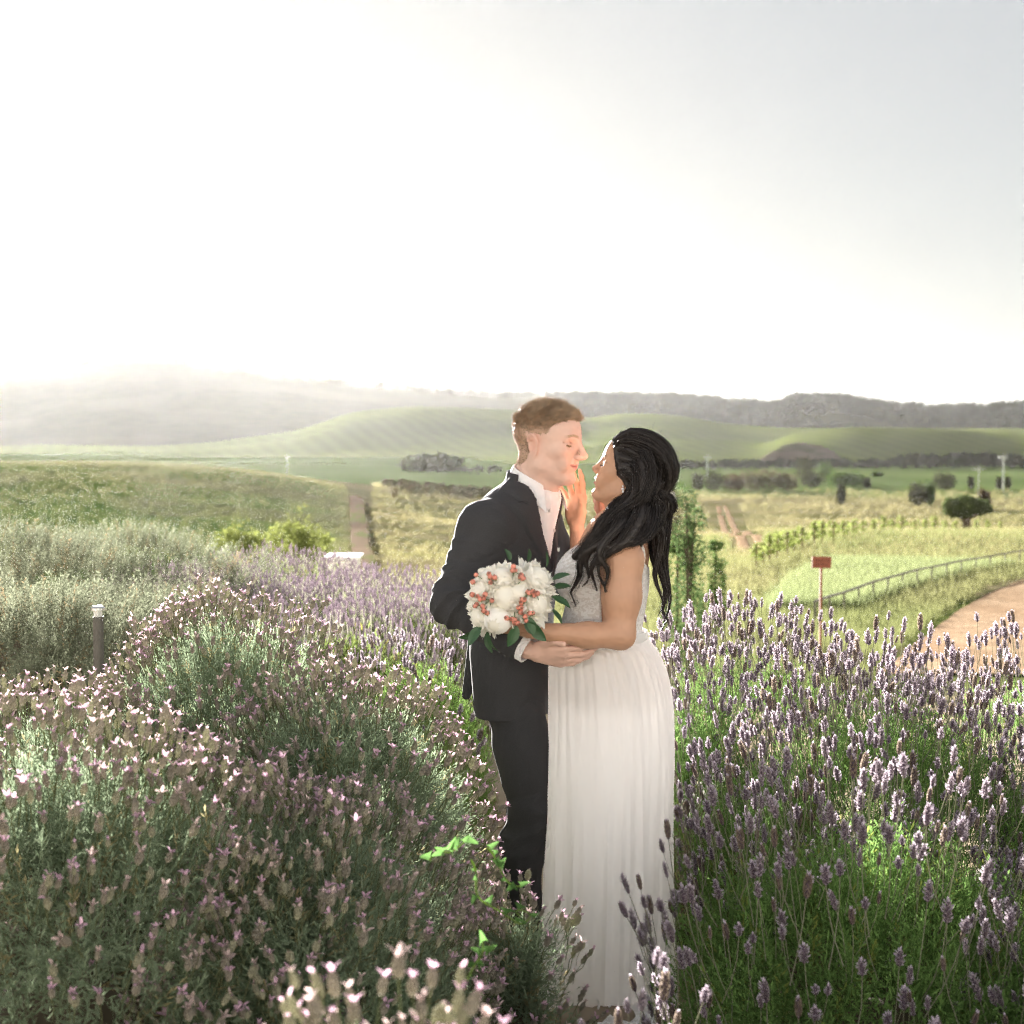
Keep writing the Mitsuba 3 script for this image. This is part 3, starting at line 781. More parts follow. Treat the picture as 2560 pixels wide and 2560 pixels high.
# ---- poles and sheds far off
for u, D, v0, w, lab in ((1768, 520, 1140, .42, 'white utility pole left in the far meadow, seen right of the bride'), (2508, 420, 1137, .55, 'white utility pole at the right edge of the far meadow'), (718, 420, 1140, .22, 'thin pale pole in the haze above the left field'), (2447, 300, 1165, .2, 'thin post beside the dirt road on the right')):
    p = on_land([u], [D])[0]
    h = EYE + ray(1280, v0)[1] * D - p[2]
    key = thing('utility_pole', lab, 'pole')
    put('shaft', key, tube([p, p + (0, 0, h)], w * .5, 8), 'mat_white_paint', smooth=40)
    put('crossarm', key, box(p[0], D, p[2] + h * .93, h * .26, w * .8, w * .7), 'mat_white_paint')
for u, v, D, w, lab in ((2210, 1046, 1950, 26, 'pale building with a gable roof high on the wooded slope'), (2372, 1062, 1700, 22, 'long pale shed low on the wooded slope at the right'), (2440, 1172, 330, 2.4, 'small white shed beside the dirt road in the far meadow')):
    c = PX(u, v, D)
    h = w * .28
    gz = land(np.array([c[0]]), np.array([float(D)]))[0] if D < 600 else c[2] - h * .6
    key = thing('shed', lab, 'shed')
    put('wall', key, box(c[0], D, gz + h * .5, w, w * .6, h), 'mat_white_paint')
    x0, x1, y0, y1, z0, z1 = c[0] - w * .54, c[0] + w * .54, D - w * .34, D + w * .34, gz + h * 1.003, gz + h * 1.55
    v_ = np.array([[x0, y0, z0], [x1, y0, z0], [x1, y1, z0], [x0, y1, z0], [x0, D, z1], [x1, D, z1]])
    put('roof', key, (v_, np.array([[0, 1, 5], [0, 5, 4], [3, 4, 5], [3, 5, 2], [0, 4, 3], [1, 2, 5], [0, 3, 2], [0, 2, 1]])), 'mat_white_paint')

# the bare mound beside the hedge
def mound_color(p, n, uv):
    a = tfbm(p.x * .05, p.y * .05, p.z * .2, 4)
    return mix((0.17, 0.13, 0.10), (0.10, 0.10, 0.05), smoothstep(0.45, 0.6, a))


scene['mat_mound'] = {'type': 'twosided', 'bsdf': {'type': 'diffuse', 'reflectance': mikit.proc(mound_color)}}
s, t = np.meshgrid(np.linspace(0, 1, 26), np.linspace(0, 2 * np.pi, 60), indexing='ij')
cx, gz = (2005 - CU) / FOC * 740, float(land(np.array([140.0]), np.array([740.0]))[0])
prof = np.cos(s * np.pi / 2) ** 0.9
zz = gz - .5 + (EYE + ray(1280, 1102)[1] * 740 - gz) * prof * (0.85 + 0.3 * meshkit.fbm(np.stack([s * 3 * np.cos(t), s * 3 * np.sin(t), s * 0], -1), 3, 4))
structure('mound', 'bare brown mound in front of the striped vineyard hill', (np.stack([cx + 24 * s * np.cos(t) * (1 + .2 * np.sin(t * 2)), 740 + 15 * s * np.sin(t), zz], -1).reshape(-1, 3), grid_faces(26, 60)), 'mat_mound')
# ------------------------------------------------------------------ the lavender beds
STO = [leafy_shoot(100 + k, 0.15, 18, 0.027, 0.0038, 0.25, (0.29, 0.355, 0.235), (0.215, 0.285, 0.175)) for k in range(6)]
DEN = [leafy_shoot(200 + k, 0.17, 18, 0.029, 0.0045, 0.20, (0.19, 0.31, 0.095), (0.145, 0.255, 0.075)) for k in range(6)]
HED = [leafy_shoot(300 + k, 0.15, 18, 0.030, 0.0058, 0.10, (0.235, 0.25, 0.175), (0.17, 0.195, 0.125)) for k in range(4)]
FAR = [leafy_shoot(400 + k, 0.20, 9, 0.06, 0.0085, 0.55, (0.13, 0.18, 0.06), (0.11, 0.15, 0.05)) for k in range(4)]
S_VAR = [stoechas_head(k, k % 3 == 0) for k in range(14)]
S_LOW = [stoechas_head(k, k % 3 == 0, nr=6, na=6) for k in range(14)]
F_VAR = [far_spike(90 + k) for k in range(8)]
D_VAR = [dentata_spike(50 + k) for k in range(14)]


S_DICT = [as_group(f'tufted_spike_shape_{k}', m, 'mat_bloom') for k, m in enumerate(S_VAR)]
D_DICT = [as_group(f'slim_spike_shape_{k}', m, 'mat_bloom') for k, m in enumerate(D_VAR)]


class Bush:
    """a mound: footprint radii a (x) and b (y), height h, bulging flanks"""
    def __init__(s, x, y, a, b, h, seed, lean=(0, 0), power=2.4):
        s.x, s.y, s.a, s.b, s.h, s.seed, s.lean, s.p = x, y, a, b, h, seed, lean, power
        s.z0 = float(land(np.array([x]), np.array([y]))[0])

    def sample(s, n, rng, lowest=0.0, all_round=False):
        """points on the mound and the way out of it"""
        out_p, out_n = [], []
        while sum(map(len, out_p)) < n:
            u = rng.normal(0, 1, (n * 2, 3)); u[:, 2] = np.abs(u[:, 2])
            u /= np.linalg.norm(u, axis=1, keepdims=True)
            q = (np.abs(u) ** s.p).sum(1) ** (-1 / s.p)
            p = u * q[:, None]
            lump = 1 + 0.20 * (meshkit.noise(p * 2.3 + s.seed * 7.1, s.seed) - 0.5) + 0.10 * (meshkit.noise(p * 6 + s.seed, s.seed + 1) - .5)
            p = p * lump[:, None]
            P = np.stack([s.x + s.a * p[:, 0] + s.lean[0] * p[:, 2], s.y + s.b * p[:, 1] + s.lean[1] * p[:, 2], s.z0 + s.h * p[:, 2]], 1)
            N = u / np.array([s.a, s.b, s.h]); N /= np.linalg.norm(N, axis=1, keepdims=True)
            keep = (p[:, 2] > lowest)
            if not all_round:     # leave out the far flank, which nothing shows
                keep &= (N[:, 1] < 0.55) | (p[:, 2] > 0.75)
            out_p.append(P[keep]); out_n.append(N[keep])
        return np.vstack(out_p)[:n], np.vstack(out_n)[:n]


def core_mesh(b, shrink):
    """the twiggy inside of a bush"""
    sp = trimesh.creation.icosphere(3)
    u = np.array(sp.vertices)
    q = (np.abs(u) ** b.p).sum(1) ** (-1 / b.p)
    p = u * q[:, None]
    lump = 1 + 0.20 * (meshkit.noise(np.abs(p) * V3(p) * 2.3 + b.seed * 7.1, b.seed) - 0.5)
    p = p * lump[:, None] * shrink
    v = np.stack([b.x + b.a * p[:, 0] + b.lean[0] * p[:, 2], b.y + b.b * p[:, 1] + b.lean[1] * p[:, 2], b.z0 + b.h * np.maximum(p[:, 2], -0.12)], 1)
    return v, np.array(sp.faces)


def V3(p):
    return np.sign(p)


def lavender(b, kind, n_shoot, n_part, n_more, label, name='lavender_bush', group=None, stem=0.1, fan=0.8, up=0.5, far=False, tint=(1, 1, 1), low=0.12, scale=1.0, big=1.0, reach=0.085):
    rng = np.random.default_rng(b.seed * 13 + 5)
    key = thing(name, label, 'lavender bush' if kind != 'hedge' else 'hedge', group)
    temps = {'sto': STO, 'den': DEN, 'hedge': HED, 'far': FAR}[kind if not far else 'far']
    P, N = b.sample(n_shoot, rng, 0.03)
    dirs = N * fan + np.array([0, 0, up]) + rng.normal(0, 0.25, P.shape)
    dirs /= np.linalg.norm(dirs, axis=1, keepdims=True)
    P = P - dirs * 0.15 * scale - N * rng.uniform(0, 0.06, (len(P), 1))
    tn = np.array(tint) * (0.72 + 0.56 * meshkit.noise(P * 5, b.seed)[:, None]) * rng.uniform(0.8, 1.2, (len(P), 1))
    brown = (rng.random(len(P)) < 0.06)[:, None]
    tn = np.where(brown, tn * np.array([1.35, 0.95, 0.8]), tn)
    v, f, c = scatter(temps, P, dirs, rng.uniform(0.8, 1.25, len(P)) * scale, tn, rng)
    put('foliage', key, (v, f), 'mat_leaf', color=c, kind='stuff')
    put('branches', key, core_mesh(b, 0.52), 'mat_wood', smooth=True, kind='stuff')
    if n_part + n_more == 0:
        return key
    P, N = b.sample(n_part + n_more, rng, low)
    clump = meshkit.noise(P * 4.5, b.seed + 3)
    dirs = N * (fan * 0.75) + np.array([0, 0, up * 1.6]) + rng.normal(0, 0.16, P.shape) * rng.choice([0.7, 1.0, 2.2], (len(P), 1), p=[.4, .45, .15])
    dirs /= np.linalg.norm(dirs, axis=1, keepdims=True)
    base = P + dirs * (rng.uniform(0.15, 1.0, (len(P), 1)) * reach)
    sc = rng.uniform(0.68, 1.25, len(P)) * (0.78 if kind == 'den' else 0.80 * big)
    # the nearest to the eye are parts of their own
    dist = np.linalg.norm(base - np.array([0, 0, EYE]), axis=1)
    order = np.argsort(dist)
    dd = D_DICT if kind == 'den' else S_DICT
    R = frames(dirs, rng.uniform(0, 6.28, len(P)))
    for i in order[:n_part]:
        m = np.eye(4)
        m[:3, :3] = R[i].T * sc[i]
        m[:3, 3] = base[i]
        put('flower_spike', key, dd[rng.integers(0, len(dd))], None, to_world=T(m.tolist()))
    rest = order[n_part:]
    if len(rest):
        tt = np.ones((len(rest), 3)) * rng.uniform(.85, 1.15, (len(rest), 1))
        v, f, c = scatter((F_VAR if far else D_VAR) if kind == 'den' else S_LOW, base[rest], dirs[rest], sc[rest], tt, rng)
        put('flower_spikes', key, (v, f), 'mat_bloom', color=c, kind='stuff')
    return key


def at(u, D):
    return (u - CU) / FOC * D


# the dark mounds with thick pink-tufted heads, left of the couple
lavender(Bush(at(575, 4.45), 4.45, 0.55, 0.62, 1.10, 1, power=2.1), 'sto', 3400, 295, 1300, 'tall lavender mound with pink-tufted heads, peaking left of the couple against the far field')
lavender(Bush(at(100, 4.1), 4.1, 0.70, 0.60, 0.86, 2), 'sto', 2600, 290, 800, 'lavender mound with bright pink tufts at the left edge, just behind the largest dark mound')
lavender(Bush(at(120, 2.95), 2.95, 0.62, 0.62, 1.00, 3), 'sto', 4200, 295, 1150, 'largest dark lavender mound with pink-topped heads, filling the lower left corner')
lavender(Bush(at(850, 4.0), 4.0, 0.42, 0.62, 0.94, 4), 'sto', 3000, 280, 800, 'brownish lavender mound with faded heads beside the man\'s legs')
lavender(Bush(at(830, 3.1), 3.1, 0.36, 0.58, 0.80, 5, lean=(-0.05, 0)), 'sto', 3000, 290, 700, 'lavender mound in shade with grey-mauve petals, in front of the man\'s legs')
lavender(Bush(at(1000, 1.62), 1.60, 0.27, 0.22, 0.885, 6), 'sto', 1500, 290, 420, 'sunlit lavender with large pink tufts at the bottom edge, closest of all', big=1.0)
lavender(Bush(at(560, 2.25), 2.2, 0.16, 0.24, 0.66, 7), 'sto', 700, 40, 20, 'low grey-green lavender with few flower heads, left of the sunlit pink one')

lavender(Bush(at(1285, 3.62), 3.62, 0.17, 0.20, 0.42, 8), 'sto', 650, 60, 60, 'low shaded lavender that hides the man\'s shoes', low=0.2)

# the green bushes with slim lilac spikes, right of the couple
for x, y, a, bb, h, n1, n2, ns, lab in [
    (0.88, 5.35, 0.62, 0.60, 0.80, 290, 620, 1500, 'green lavender bush with lilac spikes right behind the bride\'s waist'),
    (0.60, 4.80, 0.30, 0.34, 0.74, 120, 40, 900, 'narrow lit lavender bush squeezed between the dress and the wider bushes'),
    (2.02, 5.25, 0.70, 0.60, 0.76, 290, 580, 1500, 'lavender bush dense with lilac spikes at the right edge, in front of the dirt yard'),
    (1.08, 4.25, 0.56, 0.60, 0.80, 295, 480, 2000, 'lavender bush with many lilac spikes next to the skirt of the dress'),
    (1.95, 4.05, 0.58, 0.55, 0.80, 295, 320, 2000, 'lavender bush with long pale stems at the right edge, half in sun'),
    (0.78, 3.25, 0.46, 0.50, 0.72, 250, 100, 2400, 'shaded green lavender bush that overlaps the hem of the dress'),
    (1.48, 2.95, 0.52, 0.50, 0.76, 250, 70, 2600, 'vivid green lavender bush with long stems in the lower right, partly sunlit'),
    (1.00, 2.25, 0.42, 0.40, 0.62, 140, 0, 2400, 'dark green lavender bush with mauve spikes at the bottom right corner'),
    (0.20, 2.42, 0.15, 0.16, 0.62, 22, 0, 500, 'small bright lavender clump at the bottom edge, right of the hem')]:
    lavender(Bush(x, y, a, bb, h, 20 + int(100 * x) % 50 + int(y * 10)), 'den', ns, n1, n2, lab, fan=0.5, up=0.9, reach=0.24, low=0.25)

# farther rows behind the man
for x, y, a, bb, h, n2, ns, lab in [
    (at(1030, 6.0), 6.0, 0.33, 0.42, 0.66, 220, 1500, 'yellow-green lavender bush right behind the man\'s elbow'),
    (at(880, 7.3), 7.3, 0.50, 0.55, 0.62, 420, 1300, 'dark green rounded lavender bush fringed with pale spikes, behind the tall mound'),
    (at(620, 8.0), 8.0, 0.70, 0.55, 0.60, 1100, 1300, 'lavender bush of the far bed, left of the dark rounded one'),
    (at(1010, 8.8), 8.8, 0.80, 0.60, 0.60, 1300, 1300, 'lavender bush of the far bed, seen beside the man\'s sleeve'),
    (at(780, 9.8), 9.8, 0.95, 0.70, 0.60, 1800, 1300, 'pale lilac lavender bush in the middle of the far bed'),
    (at(500, 10.6), 10.6, 0.95, 0.70, 0.60, 1800, 1300, 'pale lilac lavender bush at the left end of the far bed'),
    (at(960, 11.2), 11.2, 1.0, 0.75, 0.68, 1800, 1200, 'lavender bush at the back of the far bed, in front of the white roof'),
    (at(680, 12.3), 12.3, 1.1, 0.80, 0.68, 2000, 1200, 'lavender bush at the back of the far bed, below the two round shrubs')]:
    lavender(Bush(x, y, a, bb, h, 60 + int(y * 10)), 'den', ns, 0, n2, lab, far=y > 7, fan=0.5, up=0.9, reach=0.22, low=0.35, tint=(1.15, 1.1, 1.0))

# the grey-green hedge plants on the far left
for x, y, a, bb, h, ns, lab in [
    (at(60, 6.6), 6.6, 0.95, 0.80, 1.00, 2800, 'broad grey-green rosemary-like bush at the left edge behind the garden lamp'),
    (at(330, 7.6), 7.6, 0.75, 0.80, 0.90, 2200, 'grey-green bush to the right of the garden lamp'),
    (at(-20, 9.0), 9.0, 1.3, 1.0, 1.16, 3200, 'pale grey-green bush behind the one at the left edge'),
    (at(330, 10.2), 10.2, 1.2, 0.9, 1.10, 2600, 'pale grey-green bush at the back of the hedge, before the dark field')]:
    lavender(Bush(x, y, a, bb, h, 80 + int(y * 10)), 'hedge', ns, 0, 0, lab, name='grey_green_bush', fan=0.9, up=0.35)
# ------------------------------------------------------------------ stones of the path, and the bindweed
scene['mat_rock'] = {'type': 'twosided', 'bsdf': {'type': 'diffuse', 'reflectance': mikit.proc(lambda p, n, uv: mix((0.20, 0.15, 0.11), (0.36, 0.29, 0.22), tfbm(p.x * 14, p.y * 14, p.z * 14, 4)))}}
rr_ = np.random.default_rng(4)
for u, D, w, lab in ((1128, 7.3, .115, 'largest rounded stone of the path edge, in the gap left of his trousers'), (1172, 7.0, .085, 'brown stone right of the largest one at the path edge'), (1148, 6.7, .070, 'small stone in front of the largest one at the path edge'),
                     (1232, 6.2, .085, 'pale sunlit stone close to his knee at the path edge'), (1205, 6.55, .060, 'small dark stone behind the pale one at the path edge'),
                     (1448, 4.02, .075, 'flat stone just left under the hem of the dress'), (1500, 3.92, .060, 'dark stone under the middle of the hem'), (1535, 4.05, .070, 'dark stone under the right of the hem')):
    sp_ = trimesh.creation.icosphere(3)
    v = np.array(sp_.vertices)
    s = rr_.integers(1, 90)
    v = v * (1 + 0.45 * (meshkit.fbm(v * 1.3 + s, 3, int(s)) - .5)[:, None]) * np.array([1.15, .9, .62]) * w
    p = on_land([u], [D])[0]
    k = put('rock', None, (v + p + (0, 0, w * .30), sp_.faces), 'mat_rock', smooth=True)
    labels[k] = {'label': lab, 'category': 'stone'}

vine = thing('bindweed', 'bright green bindweed climbing over the shaded lavender in front of the man\'s legs', 'bindweed')
scene['mat_vine_leaf'] = thin(1.0, 0.45)
_ms, _lv = [], []
for path, D0 in (([(1075, 2150), (1095, 2128), (1125, 2130), (1150, 2115), (1168, 2095)], 2.62), ([(1178, 2150), (1190, 2200), (1198, 2245), (1238, 2272), (1280, 2298), (1312, 2306), (1326, 2290), (1312, 2278), (1300, 2290)], 2.58), ([(1168, 2450), (1192, 2405), (1208, 2370), (1204, 2335)], 2.42), ([(1218, 2120), (1240, 2150), (1270, 2205), (1300, 2215)], 2.7)):
    P_ = np.array([PX(u, v, D0 + .03 * math.sin(i * 2.1)) for i, (u, v) in enumerate(path)])
    c = catmull(P_, 40)
    _ms.append(tube(c, np.linspace(.0022, .0012, 40), 5))
    for i in range(2, 40, 4):
        t = c[min(i + 1, 39)] - c[max(i - 1, 0)]; t /= np.linalg.norm(t)
        d = t * .5 + rr_.normal(0, .55, 3) + np.array([0, -.3, .2]); d /= np.linalg.norm(d)
        n_ = np.array([0, -.8, .6]) + rr_.normal(0, .35, 3); n_ -= (n_ @ d) * d; n_ /= np.linalg.norm(n_)
        l = rr_.uniform(.011, .022)
        s_, t_ = np.meshgrid(np.linspace(0, 1, 7), np.linspace(-1, 1, 5), indexing='ij')
        wd = l * .30 * (1 - s_) ** .6 * (1 + .5 * np.exp(-(s_ / .12) ** 2)) + .0006
        lv = np.stack([l * s_ - l * .18 * np.abs(t_) ** 2 * np.exp(-(s_ / .15) ** 2), wd * t_, .25 * np.abs(t_) * wd - .25 * l * s_ ** 2], -1).reshape(-1, 3)
        R = np.stack([d, np.cross(n_, d), n_])
        _lv.append((lv @ R + c[i] + d * .004, grid_faces(7, 5)))
v, f = join(_ms)
put('stem', vine, (v, f), 'mat_vine_leaf', smooth=True, color=np.tile((0.24, 0.34, 0.10), (len(v), 1)))
for lv, lf in _lv:
    put('leaf', vine, (lv, lf), 'mat_vine_leaf', smooth=True, color=np.tile(np.array((0.095, 0.19, 0.055)) * rr_.uniform(.8, 1.2), (len(lv), 1)))
# ------------------------------------------------------------------ bodies and clothes: distance fields turned into meshes
def V(*a):
    return np.array(a, float)


def cap(p, a, b, r1, r2=None):
    """capsule whose radius runs from r1 at a to r2 at b"""
    r2 = r1 if r2 is None else r2
    ab = b - a
    h = np.clip(((p - a) @ ab) / (ab @ ab), 0, 1)
    return np.linalg.norm(p - a - h[:, None] * ab, axis=1) - (r1 + (r2 - r1) * h)


def ell(p, c, r, R=None):
    """ellipsoid with radii r; R has its axes as rows"""
    q = p - c
    if R is not None:
        q = q @ R.T
    r = np.asarray(r, float)
    k0 = np.linalg.norm(q / r, axis=1)
    k1 = np.linalg.norm(q / r ** 2, axis=1)
    return k0 * (k0 - 1) / np.maximum(k1, 1e-9)


def su(a, b, k):
    h = np.clip(0.5 + 0.5 * (b - a) / k, 0, 1)
    return b + (a - b) * h - k * h * (1 - h)


def ss(a, b, k):
    """a minus b, smooth"""
    return -su(-a, b, k)


def sect(a, b, k):
    return -su(-a, -b, k)


def rot_axes(fwd, up):
    """rows: forward, left, up"""
    f = np.asarray(fwd, float); f = f / np.linalg.norm(f)
    l = np.cross(up, f); l /= np.linalg.norm(l)
    return np.stack([f, l, np.cross(f, l)])


def surface(fn, lo, hi, h, block=8):
    """mesh (v, f) of fn(p) = 0 inside the box lo..hi with cells of h (surface nets, evaluated only near the surface)"""
    lo, hi = np.asarray(lo, float), np.asarray(hi, float)
    nb = np.ceil((hi - lo) / (h * block)).astype(int)
    n = nb * block + 1
    gi = np.stack(np.meshgrid(*[np.arange(k + 1) for k in nb], indexing='ij'), -1)
    cc = np.stack(np.meshgrid(*[np.arange(k) + 0.5 for k in nb], indexing='ij'), -1).reshape(-1, 3)
    d = fn(lo + cc * h * block)
    act = np.abs(d) < h * block * 1.25
    F = np.repeat(np.repeat(np.repeat(np.where(d > 0, 9.0, -9.0).reshape(nb), block, 0), block, 1), block, 2).astype(np.float32)
    F = np.pad(F, ((0, 1),) * 3, mode='edge')
    loc = np.stack(np.meshgrid(*[np.arange(block + 1)] * 3, indexing='ij'), -1).reshape(-1, 3)
    bi = np.stack(np.unravel_index(np.nonzero(act)[0], nb), -1) * block
    for s in range(0, len(bi), 300):
        idx = (bi[s:s + 300, None] + loc[None]).reshape(-1, 3)
        F[idx[:, 0], idx[:, 1], idx[:, 2]] = fn(lo + idx * h)
    S = F < 0
    c = [S[a:n[0] - 1 + a, b:n[1] - 1 + b, e:n[2] - 1 + e] for a in (0, 1) for b in (0, 1) for e in (0, 1)]
    cnt = sum(x.astype(np.int8) for x in c)
    cells = np.argwhere((cnt > 0) & (cnt < 8))
    idm = -np.ones(n - 1, np.int64)
    idm[cells[:, 0], cells[:, 1], cells[:, 2]] = np.arange(len(cells))
    acc, wt = np.zeros((len(cells), 3)), np.zeros(len(cells))
    corner = np.array([[a, b, e] for a in (0, 1) for b in (0, 1) for e in (0, 1)])
    val = np.stack([F[cells[:, 0] + k[0], cells[:, 1] + k[1], cells[:, 2] + k[2]] for k in corner], 1)
    for i in range(8):
        for j in range(i + 1, 8):
            if np.abs(corner[i] - corner[j]).sum() == 1:
                m = (val[:, i] < 0) != (val[:, j] < 0)
                t = val[m, i] / (val[m, i] - val[m, j])
                acc[m] += corner[i] + t[:, None] * (corner[j] - corner[i]); wt[m] += 1
    v = lo + (cells + acc / wt[:, None]) * h
    fs = []
    for ax in range(3):
        o = [k for k in range(3) if k != ax]
        sl0 = [slice(None)] * 3; sl1 = [slice(None)] * 3
        sl0[ax], sl1[ax] = slice(0, -1), slice(1, None)
        for k in o:
            sl0[k] = sl1[k] = slice(1, -1)
        a, b = S[tuple(sl0)], S[tuple(sl1)]
        for flip, m in ((0, a & ~b), (1, ~a & b)):
            e = np.argwhere(m)
            for k in o:
                e[:, k] += 1
            q = []
            for dx, dy in ((1, 1), (0, 1), (0, 0), (1, 0)):
                w = e.copy(); w[:, o[0]] -= dx; w[:, o[1]] -= dy
                q.append(idm[w[:, 0], w[:, 1], w[:, 2]])
            q = np.stack(q, 1)
            if (flip == 1) != (ax == 1):
                q = q[:, ::-1]
            fs.append(q[:, [0, 1, 2]]); fs.append(q[:, [0, 2, 3]])
    f = np.vstack(fs)
    return v, f[(f >= 0).all(1)]


def tangent_noise(p, s, seed, octs=3):
    return meshkit.fbm(p * s, octs, seed) - 0.5


def vnormals(v, f):
    n = np.zeros_like(v)
    fn = np.cross(v[f[:, 1]] - v[f[:, 0]], v[f[:, 2]] - v[f[:, 0]])
    for k in range(3):
        np.add.at(n, f[:, k], fn)
    return n / np.maximum(np.linalg.norm(n, axis=1, keepdims=True), 1e-12)


def lerp3(a, b, t):
    t = np.clip(np.asarray(t, float), 0, 1)[:, None]
    return np.asarray(a, float) * (1 - t) + np.asarray(b, float) * t


def sstep(a, b, x):
    t = np.clip((x - a) / (b - a), 0, 1)
    return t * t * (3 - 2 * t)


def ribbons(paths, widths, nrm, taper=True):
    """flat thin strands: paths (n, k, 3), widths (n,), nrm (n, k, 3) the strand's flat side"""
    n, k, _ = paths.shape
    t = np.gradient(paths, axis=1)
    s = np.cross(t, nrm); s /= np.linalg.norm(s, axis=2, keepdims=True) + 1e-12
    w = np.linspace(1, 0.15, k)[None] if taper else np.ones((1, k))
    w = (widths[:, None] * w)[..., None] * 0.5
    v = np.stack([paths - s * w, paths + s * w], 2).reshape(-1, 3)
    base = (np.arange(n) * k * 2)[:, None] + np.arange(k - 1)[None] * 2
    a = base.ravel()
    f = np.vstack([np.stack([a, a + 1, a + 3], 1), np.stack([a, a + 3, a + 2], 1)])
    return v, f
# ------------------------------------------------------------------ heads, in their own frame: x forward, y to the left, z up, metres
def mir(p):
    q = p.copy(); q[:, 1] = np.abs(q[:, 1]); return q


def ear_sdf(p, c, s=1.0):
    """the ear on the +y side"""
    # local frame: ex along the ear's length, ey its width, en outwards and forwards
    up = V(-0.22, 0.10, 0.97); up /= np.linalg.norm(up)
    out = V(-0.34, 0.94, 0.0); out = out - (out @ up) * up; out /= np.linalg.norm(out)
    wid = np.cross(up, out)
    q = (p - c) / s
    a, b, o = q @ up, q @ wid, q @ out     # b > 0 : towards the face
    wdt = 0.0175 * (1 + 0.25 * np.clip(a / 0.03, -1, 1))
    rr = np.sqrt((a / 0.032) ** 2 + (b / wdt) ** 2)
    shell = np.maximum((rr - 1) * 0.019, np.abs(o - 0.006 * rr ** 2) - 0.0028)
    rim = np.sqrt(((rr - 0.93) * 0.021) ** 2 + (o - 0.009) ** 2) - 0.0034
    rim = np.where((b > 0.004) & (a < 0.012), rim + 0.004 + np.abs(b - 0.004) * 0.5, rim)
    anti = np.sqrt(((np.sqrt((a / 0.020) ** 2 + ((b - 0.001) / 0.0115) ** 2) - 0.95) * 0.014) ** 2 + (o - 0.008) ** 2) - 0.0030
    anti = np.where(b > 0.006, anti + 0.006, anti)
    lobe = ell(np.stack([a, b, o], 1), V(-0.027, 0.006, 0.004), (0.010, 0.0085, 0.0045))
    trag = ell(np.stack([a, b, o], 1), V(-0.006, 0.0135, 0.006), (0.008, 0.004, 0.006))
    d = su(su(su(shell, rim, 0.004), lobe, 0.006), trag, 0.005)
    d = su(d, anti, 0.003)
    root = ell(np.stack([a, b, o], 1), V(0.0, 0.012, -0.008), (0.024, 0.010, 0.012))
    d = su(d, root, 0.008)
    return d * s * 0.9


